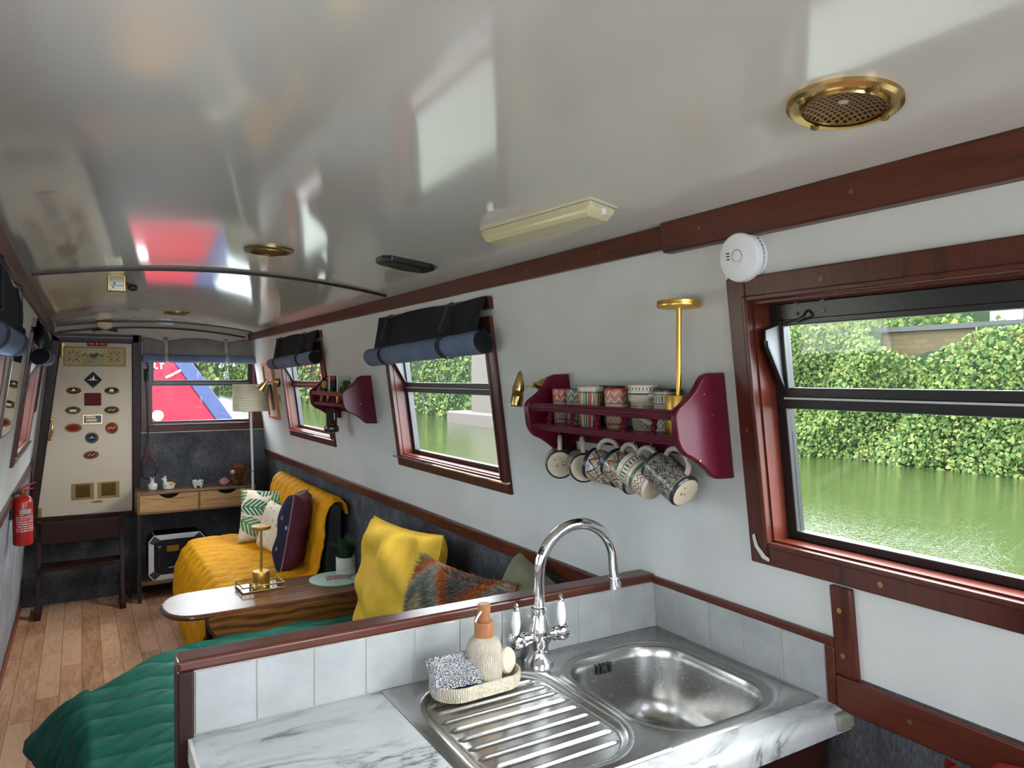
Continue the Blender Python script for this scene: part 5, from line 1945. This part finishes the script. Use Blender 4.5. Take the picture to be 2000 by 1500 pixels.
leaf = ((lx_ * 1.55) * (lx_ * 1.55) + (ly_ * 2.6) * (ly_ * 2.6)).lt(.95)
vein = ((lx_ * 5 + ly_.ab() * 5).fr()).gt(.30).mx(ly_.ab().lt(.03))
gcol = m.ramp(X(m.t, sc_.outputs[1]), [(0, (.04, .15, .07)), (.4, (.10, .26, .10)), (.7, (.03, .12, .09)), (.9, (.34, .36, .12))])
ground = m.ramp(m.noise(m.co(), 9, 3), [(.4, (.66, .62, .52)), (.65, (.62, .46, .34))])
m.color(m.mix(leaf * vein, ground, gcol))
m.bump(m.noise(m.co(), 400, 2), .2, .001)
cushion('cushion', 'white cushion printed with green palm leaves on the mustard throw', (1.030, 4.80, .685), (R(-16), R(3), R(-14)), .335, .345, .12, m.m, seed=21, crease=.004)
m = Mat('pale floral print', (.7, .65, .58), .85, spec=.2)
v = m.co()
d_ = m.voro(v, 26)
cc = m.voro(v, 26, out='Color')
c = m.mix(d_.lt(.30), (.66, .61, .50), m.ramp(X(m.t, cc.node.outputs['Distance']), [(.0, (.55, .12, .16)), (.2, (.60, .35, .30)), (.35, (.50, .42, .15))]))
m.color(c)
cushion('cushion', 'pale floral cushion squeezed behind the navy cushion', (1.035, 4.52, .650), (R(-14), R(6), R(-72)), .30, .30, .12, m.m, seed=22, crease=.005)
m = Mat('navy embroidered velvet', (.010, .012, .035), .7, spec=.25)
v = m.co()
d_ = m.voro(m.co(scale=(1, 1, .6)), 30)
_, _, z = m.xyz('Object')
blob = d_.lt(.24) * (m.noise(v, 8, 2)).gt(.46)
cr_ = m.n('TexVoronoi')
m.L(m.co(scale=(1, 1, .6)), cr_.inputs['Vector'])
cr_.inputs['Scale'].default_value = 30
se = m.n('SeparateColor')
m.L(cr_.outputs['Color'], se.inputs[0])
m.color(m.mix(blob, (.010, .012, .036), m.ramp(X(m.t, se.outputs[0]), [(0, (.30, .26, .10)), (.35, (.30, .07, .10)), (.6, (.28, .30, .34)), (.85, (.12, .17, .09))])))
navy_v = m.m
plum = velvet('plum velvet', (.085, .022, .036), (.13, .035, .055), .55)
cushion('cushion', 'navy embroidered cushion with a plum back on the mustard throw', (1.050, 4.14, .715), (R(-9), R(-4), R(-117)), .40, .44, .17, navy_v, plum, velvet('pink piping', (.36, .16, .18), (.42, .20, .22)), seed=23, crease=.007)

# ------------------------------------------------------------------ drop leaf table and its ornaments
def tabwood(name, ax):
    m = Mat(name, (.14, .06, .02), .26, spec=.16)
    v = m.co(scale={'x': (.12, 1, 1)}[ax])
    f = m.noise(v, 16, 5, .6, 1.6)
    wv = m.n('TexWave', bands_direction='Z' if name.startswith('leaf') else 'Y')
    m.L(m.co(scale=(.35, 1, 1)), wv.inputs['Vector'])
    wv.inputs['Scale'].default_value = 9
    wv.inputs['Distortion'].default_value = 9
    wv.inputs['Detail'].default_value = 3
    wv.inputs['Detail Scale'].default_value = .8
    g = X(m.t, wv.outputs['Fac'])
    if name.startswith('leaf'):
        st_ = [(.25, (.060, .024, .008)), (.5, (.15, .062, .018)), (.75, (.20, .088, .026))]
    else:
        st_ = [(.2, (.085, .032, .015)), (.5, (.14, .055, .026)), (.8, (.20, .085, .04))]
    m.color(m.ramp(f * .62 + g * .38, st_))
    m.bump(f, .05, .001)
    return m.m


tabtop, tableaf = tabwood('table top wood', 'x'), tabwood('leaf wood', 'x')
edge_m = wood('dark table edge', (.05, .018, .010), (.08, .03, .016), None, 'x', 8, .2)
tb = thing('drop_leaf_table', 'brown drop leaf table with one rounded end between the two sofas', 'table', (.8, 3.38, 0))
out = [(1.235, 3.195), (.470, 3.195)]
for k in range(1, 16):
    a = PI * k / 16
    out.append((.470 - .175 * math.sin(a) ** .62, 3.380 - .185 * math.cos(a)))
out += [(.470, 3.565), (1.235, 3.565)]
MB().prism(out, lambda a, c, d: Vector((a, c, d)), .579, .600).build('table_top', tabtop, tb, bevel=.004, seg=3)
MB().tube([Vector((a, c, .588)) for a, c in out[1:-1]], .0105, 8).build('edge_moulding', edge_m, tb)


def leaf_poly(x0, x1, z1, dep):
    xc = (x0 + x1) / 2 + .1
    pl_ = [(x1, z1), (x0, z1)]
    for k in range(1, 13):
        a = PI / 2 * k / 12
        pl_.append((xc - (xc - x0) * math.cos(a), z1 - dep * math.sin(a)))
    for k in range(1, 5):
        pl_.append((xc + (x1 - xc) * k / 4, z1 - dep + .02 * (k / 4) ** 2))
    return pl_


for y0, y1, nm in ((3.176, 3.193, 'front'), (3.567, 3.584, 'rear')):
    lp = leaf_poly(.447, 1.22, .584, .22)
    lf = MB().prism(lp, lambda a, c, d: Vector((a, d, c)), y0, y1).build('drop_leaf', tableaf, tb, bevel=.003)
    MB().tube([Vector((a, (y0 + y1) / 2, c)) for a, c in lp[1:]], .0095, 8).build('leaf_edge', edge_m, lf)
for x in (.50, 1.15):
    for y in (3.26, 3.50):
        MB().lathe([(.018, 0), (.022, .02), (.016, .05), (.021, .09), (.021, .16), (.014, .20), (.022, .26), (.014, .33), (.021, .40), (.021, .579)], (x, y, 0), 16).build('leg', edge_m, tb)
for y in (3.26, 3.50):
    MB().box(.50, 1.15, y - .012, y + .012, .105, .140).build('stretcher', edge_m, tb)
MB().box(.47, 1.18, 3.245, 3.515, .515, .579).build('apron', edge_m, tb, bevel=.002)

ty_ = thing('wire_tray', 'square gilt wire tray with mirror base under the gold table lamp', 'tray', (.715, 3.475, .6))
tray_rot = Matrix.Rotation(R(4), 3, 'Z')
def TR(a, c, z): return Vector((.715, 3.475, .6005 + z)) + tray_rot @ Vector((a, c, 0))
MB().hexa(lambda a, c, d: TR(a, c, d), -.092, .092, -.066, .066, .002, .005).build('mirror_base', mirr, ty_)
b = MB()
for z in (.003, .026):
    b.tube([TR(-.094, -.068, z), TR(.094, -.068, z), TR(.094, .068, z), TR(-.094, .068, z)], .0028, 6, close=True)
pth = []
for a0, c0, a1, c1, n_ in ((-.094, -.068, .094, -.068, 9), (.094, -.068, .094, .068, 6), (.094, .068, -.094, .068, 9), (-.094, .068, -.094, -.068, 6)):
    for k in range(n_):
        t0, t1 = k / n_, (k + 1) / n_
        for za, zb in ((.003, .026), (.026, .003)):
            b.tube([TR(a0 + (a1 - a0) * t0, c0 + (c1 - c0) * t0, za), TR(a0 + (a1 - a0) * t1, c0 + (c1 - c0) * t1, zb)], .0013, 5)
b.build('wire_gallery', oldbrass, ty_)
gold_lamp('table_lamp', 'slim gold lamp standing in the wire tray on the table', TR(.005, -.005, .0052), h=.283, rd=.044, rb=.038, hb=.072)
m = Mat('teal marbled placemat', (.3, .45, .38), .4)
m.color(m.ramp(m.noise(m.co(), 30, 4), [(.3, (.30, .50, .42)), (.7, (.44, .62, .53))]))
o = MB().lathe([(.127, 0), (.128, .001), (.128, .003), (.127, .004), (.002, .004)], (1.065, 3.43, .6003), 48).build('placemat', m.m, base=(1.065, 3.43, .6003))
tag(o, 'round teal placemat on the table beneath the potted grass', 'placemat')
pp = thing('potted_grass', 'artificial grass plant in a white ribbed pot on the teal placemat', 'potted plant', (1.130, 3.485, .6045))
m = Mat('white ribbed pot', (.64, .63, .60), .5)
_, _, z = m.xyz('Object')
m.bump((z * (2 * PI / .0075)).sn(), .7, .002)
MB().lathe([(.042, 0), (.047, .003), (.048, .084), (.046, .086), (.043, .080), (.042, .070), (.002, .070)], (1.130, 3.485, .6045), 32).build('pot', m.m, pp)
b = MB()
rnd = random.Random(4)
for k in range(260):
    a = rnd.uniform(0, 2 * PI)
    r_ = rnd.uniform(0, .03)
    out_ = rnd.uniform(.012, .075)
    hh = rnd.uniform(.07, .14) - out_ * .5
    p0 = Vector((1.130 + r_ * math.cos(a), 3.485 + r_ * math.sin(a), .675))
    dv = Vector((math.cos(a + rnd.gauss(0, .4)), math.sin(a + rnd.gauss(0, .4)), 0))
    sv = Vector((-dv.y, dv.x, 0)) * .0030
    p1 = p0 + dv * out_ * .4 + Vector((0, 0, hh * .75))
    p2 = p0 + dv * out_ + Vector((0, 0, hh))
    b.add([p0 - sv, p0 + sv, p1 + sv * .8, p1 - sv * .8, p2], [(0, 1, 2, 3), (3, 2, 4)])
o = b.build('grass_blades', plain('dark grass green', (.020, .075, .026), .5), pp, smooth=0)
o['kind'] = 'stuff'
bk_ = thing('booklet', 'small booklet with a red patterned cover on the teal placemat', 'booklet', (1.055, 3.415, .6045))
mr = Matrix.Rotation(R(-12), 3, 'Z')
def BK(a, c, z): return Vector((1.055, 3.415, .6046 + z)) + mr @ Vector((a, c, 0))
MB().hexa(BK, -.058, .058, -.038, .038, 0, .006).build('pages', plain('white paper', (.66, .64, .60), .8), bk_)
m = Mat('red patterned cover', (.4, .2, .18), .5)
f = m.voro(m.co(), 75)
m.color(m.ramp(f, [(.2, (.36, .05, .06)), (.35, (.55, .38, .34)), (.6, (.10, .05, .06))]))
MB().hexa(BK, -.044, .060, -.039, .039, .006, .0075).build('cover', m.m, bk_)

# ------------------------------------------------------------------ things on the cactus shelf
terra = plain('terracotta', (.30, .10, .05), .7)
dgreen = plain('cactus green', (.018, .05, .022), .6)
redf = plain('red flower', (.55, .02, .06), .5)


def cactus(label, y, o, kind, flower):
    p = RP(y, ZS, o)
    root = thing('potted_cactus', label, 'cactus', p, 'little cacti on the burgundy shelf')
    MB().lathe([(.020, 0), (.026, .034), (.028, .036), (.028, .044), (.025, .044), (.023, .036), (.002, .036)], p, 20).build('pot', terra, root)
    hh = .085 if kind else .050
    prof_ = [(.002, .034), (.016, .038), (.020, .034 + hh * .5), (.017, .034 + hh * .85), (.003, .034 + hh)]
    rs = []
    for r_, z_ in prof_:
        rs.append([p + Vector((r_ * (1 + .16 * math.cos(8 * t)) * math.cos(t), r_ * (1 + .16 * math.cos(8 * t)) * math.sin(t), z_)) for t in [2 * PI * k / 48 for k in range(48)]])
    MB().rings(rs).build('stem', dgreen, root, smooth=80)
    if kind:
        MB().tube([p + Vector((0, .015, .07)), p + Vector((0, .034, .075)), p + Vector((0, .036, .105))], [.008, .009, .005], 10).build('arm', dgreen, root)
    f = MB()
    for k in range(6):
        a = k * PI / 3
        f.ball(p + Vector((.011 * math.cos(a), .011 * math.sin(a), .036 + hh)), (.014, .014, .012), 8, 5)
    f.ball(p + Vector((0, 0, .042 + hh)), .009, 8, 5)
    f.build('flower', flower, root)
    return root


yelf = plain('yellow green flower', (.30, .32, .10), .5)
cactus('tall potted cactus with a red flower at the window end of the shelf', 3.715, .085, 1, redf)
cactus('low potted cactus with a yellow green top in the middle of the shelf', 3.575, .060, 0, yelf)
cactus('tall potted cactus with a pale green flower near the shelf end', 3.475, .080, 1, plain('pale green flower', (.38, .42, .24), .5))
cactus('small potted cactus with a dark red flower at the near end of the shelf', 3.385, .075, 0, plain('dark red flower', (.28, .03, .03), .5))
for y, o_, lab in ((3.635, .118, 'slim clear bud vase with gold foot left on the cactus shelf'), (3.475, .125, 'slim clear bud vase with gold foot right on the cactus shelf')):
    p = RP(y, ZS, o_)
    root = thing('bud_vase', lab, 'vase', p, 'slim bud vases')
    MB().lathe([(.0085, .0), (.0095, .002), (.0095, .055), (.0075, .060), (.002, .060)], p, 14).build('gold_foot', gold, root)
    MB().lathe([(.0035, .058), (.0040, .10), (.0045, .135), (.0035, .135)], p, 12).build('tube', plain('frosted clear glass', (.50, .50, .42), .1), root)
sn = thing('striped_ornament', 'black and yellow striped bird ornament at the far end of the cactus shelf', 'ornament', RP(3.785, ZS, .105))
p = RP(3.785, ZS, .105)
MB().ball(p + Vector((0, .0, .058)), (.026, .038, .026), 18, 12).build('body', blackmetal, sn)
MB().ball(p + Vector((-.004, -.040, .088)), (.018, .020, .022), 16, 10).build('head', plain('yellow ochre paint', (.40, .24, .02), .5), sn)
MB().lathe([(.0262, -.008), (.0272, 0), (.0262, .008)], p + Vector((0, .010, .058)), 20, (0, 1, .0), cap=False).build('stripe', plain('pale yellow paint', (.50, .40, .16), .5), sn)
MB().cyl(p, p + Vector((0, 0, .036)), .020, .016, 14).build('foot', terra, sn)
bookm = [plain('dark blue spine', (.02, .025, .06), .5), plain('dark brown spine', (.06, .03, .02), .5), plain('grey spine', (.10, .10, .10), .5)]
y = 3.80
bj = thing('hanging_jug', 'dark brown glass jug hanging below the cactus shelf', 'jug', RP(3.745, 1.40, .085))
p = RP(3.745, 1.29, .095)
amber = plain('dark amber glass', (.035, .012, .005), .12)
MB().lathe([(.022, 0), (.036, .004), (.040, .018), (.036, .034), (.029, .040), (.029, .125), (.031, .128), (.026, .128), (.025, .05), (.002, .045)], p, 26).build('body', amber, bj)
MB().lathe([(.002, -.001), (.020, -.001), (.021, .001), (.002, .002)], p, 20).build('base', plain('tan unglazed base', (.34, .15, .06), .6), bj)
MB().tube([p + Vector((0, -.028, .11)), p + Vector((0, -.050, .105)), p + Vector((0, -.052, .07)), p + Vector((0, -.030, .05))], .005, 8).build('handle', amber, bj)

# the red bag hanging low at the right
m = cloth('red bag fabric', (.17, .010, .008), (.22, .015, .011), 400, .8, .3, 8)
f0, f1 = pillow(.30, .34, .09, crease=.01, seed=31)
c0, r0 = (1.185, .50, .780), (R(-4), R(7), R(-90))
rb = thing('red_bag', 'red cloth bag hanging on the wall below the big window', 'bag', (1.2, .5, .8))
MB().grid(place(f0, c0, r0), 16, 16).grid(place(f1, c0, r0), 16, 16).build('bag_body', m, rb, smooth=80)
MB().tube([(1.19, .60, .92), (1.225, .56, .975), (1.235, .50, .985), (1.225, .44, .975), (1.19, .40, .92)], .006, 8).build('bag_strap', m, rb)
MB().cyl(RP(.50, .975, .015), RP(.50, .985, .065), .004, n=8).build('hook', brass, rb)
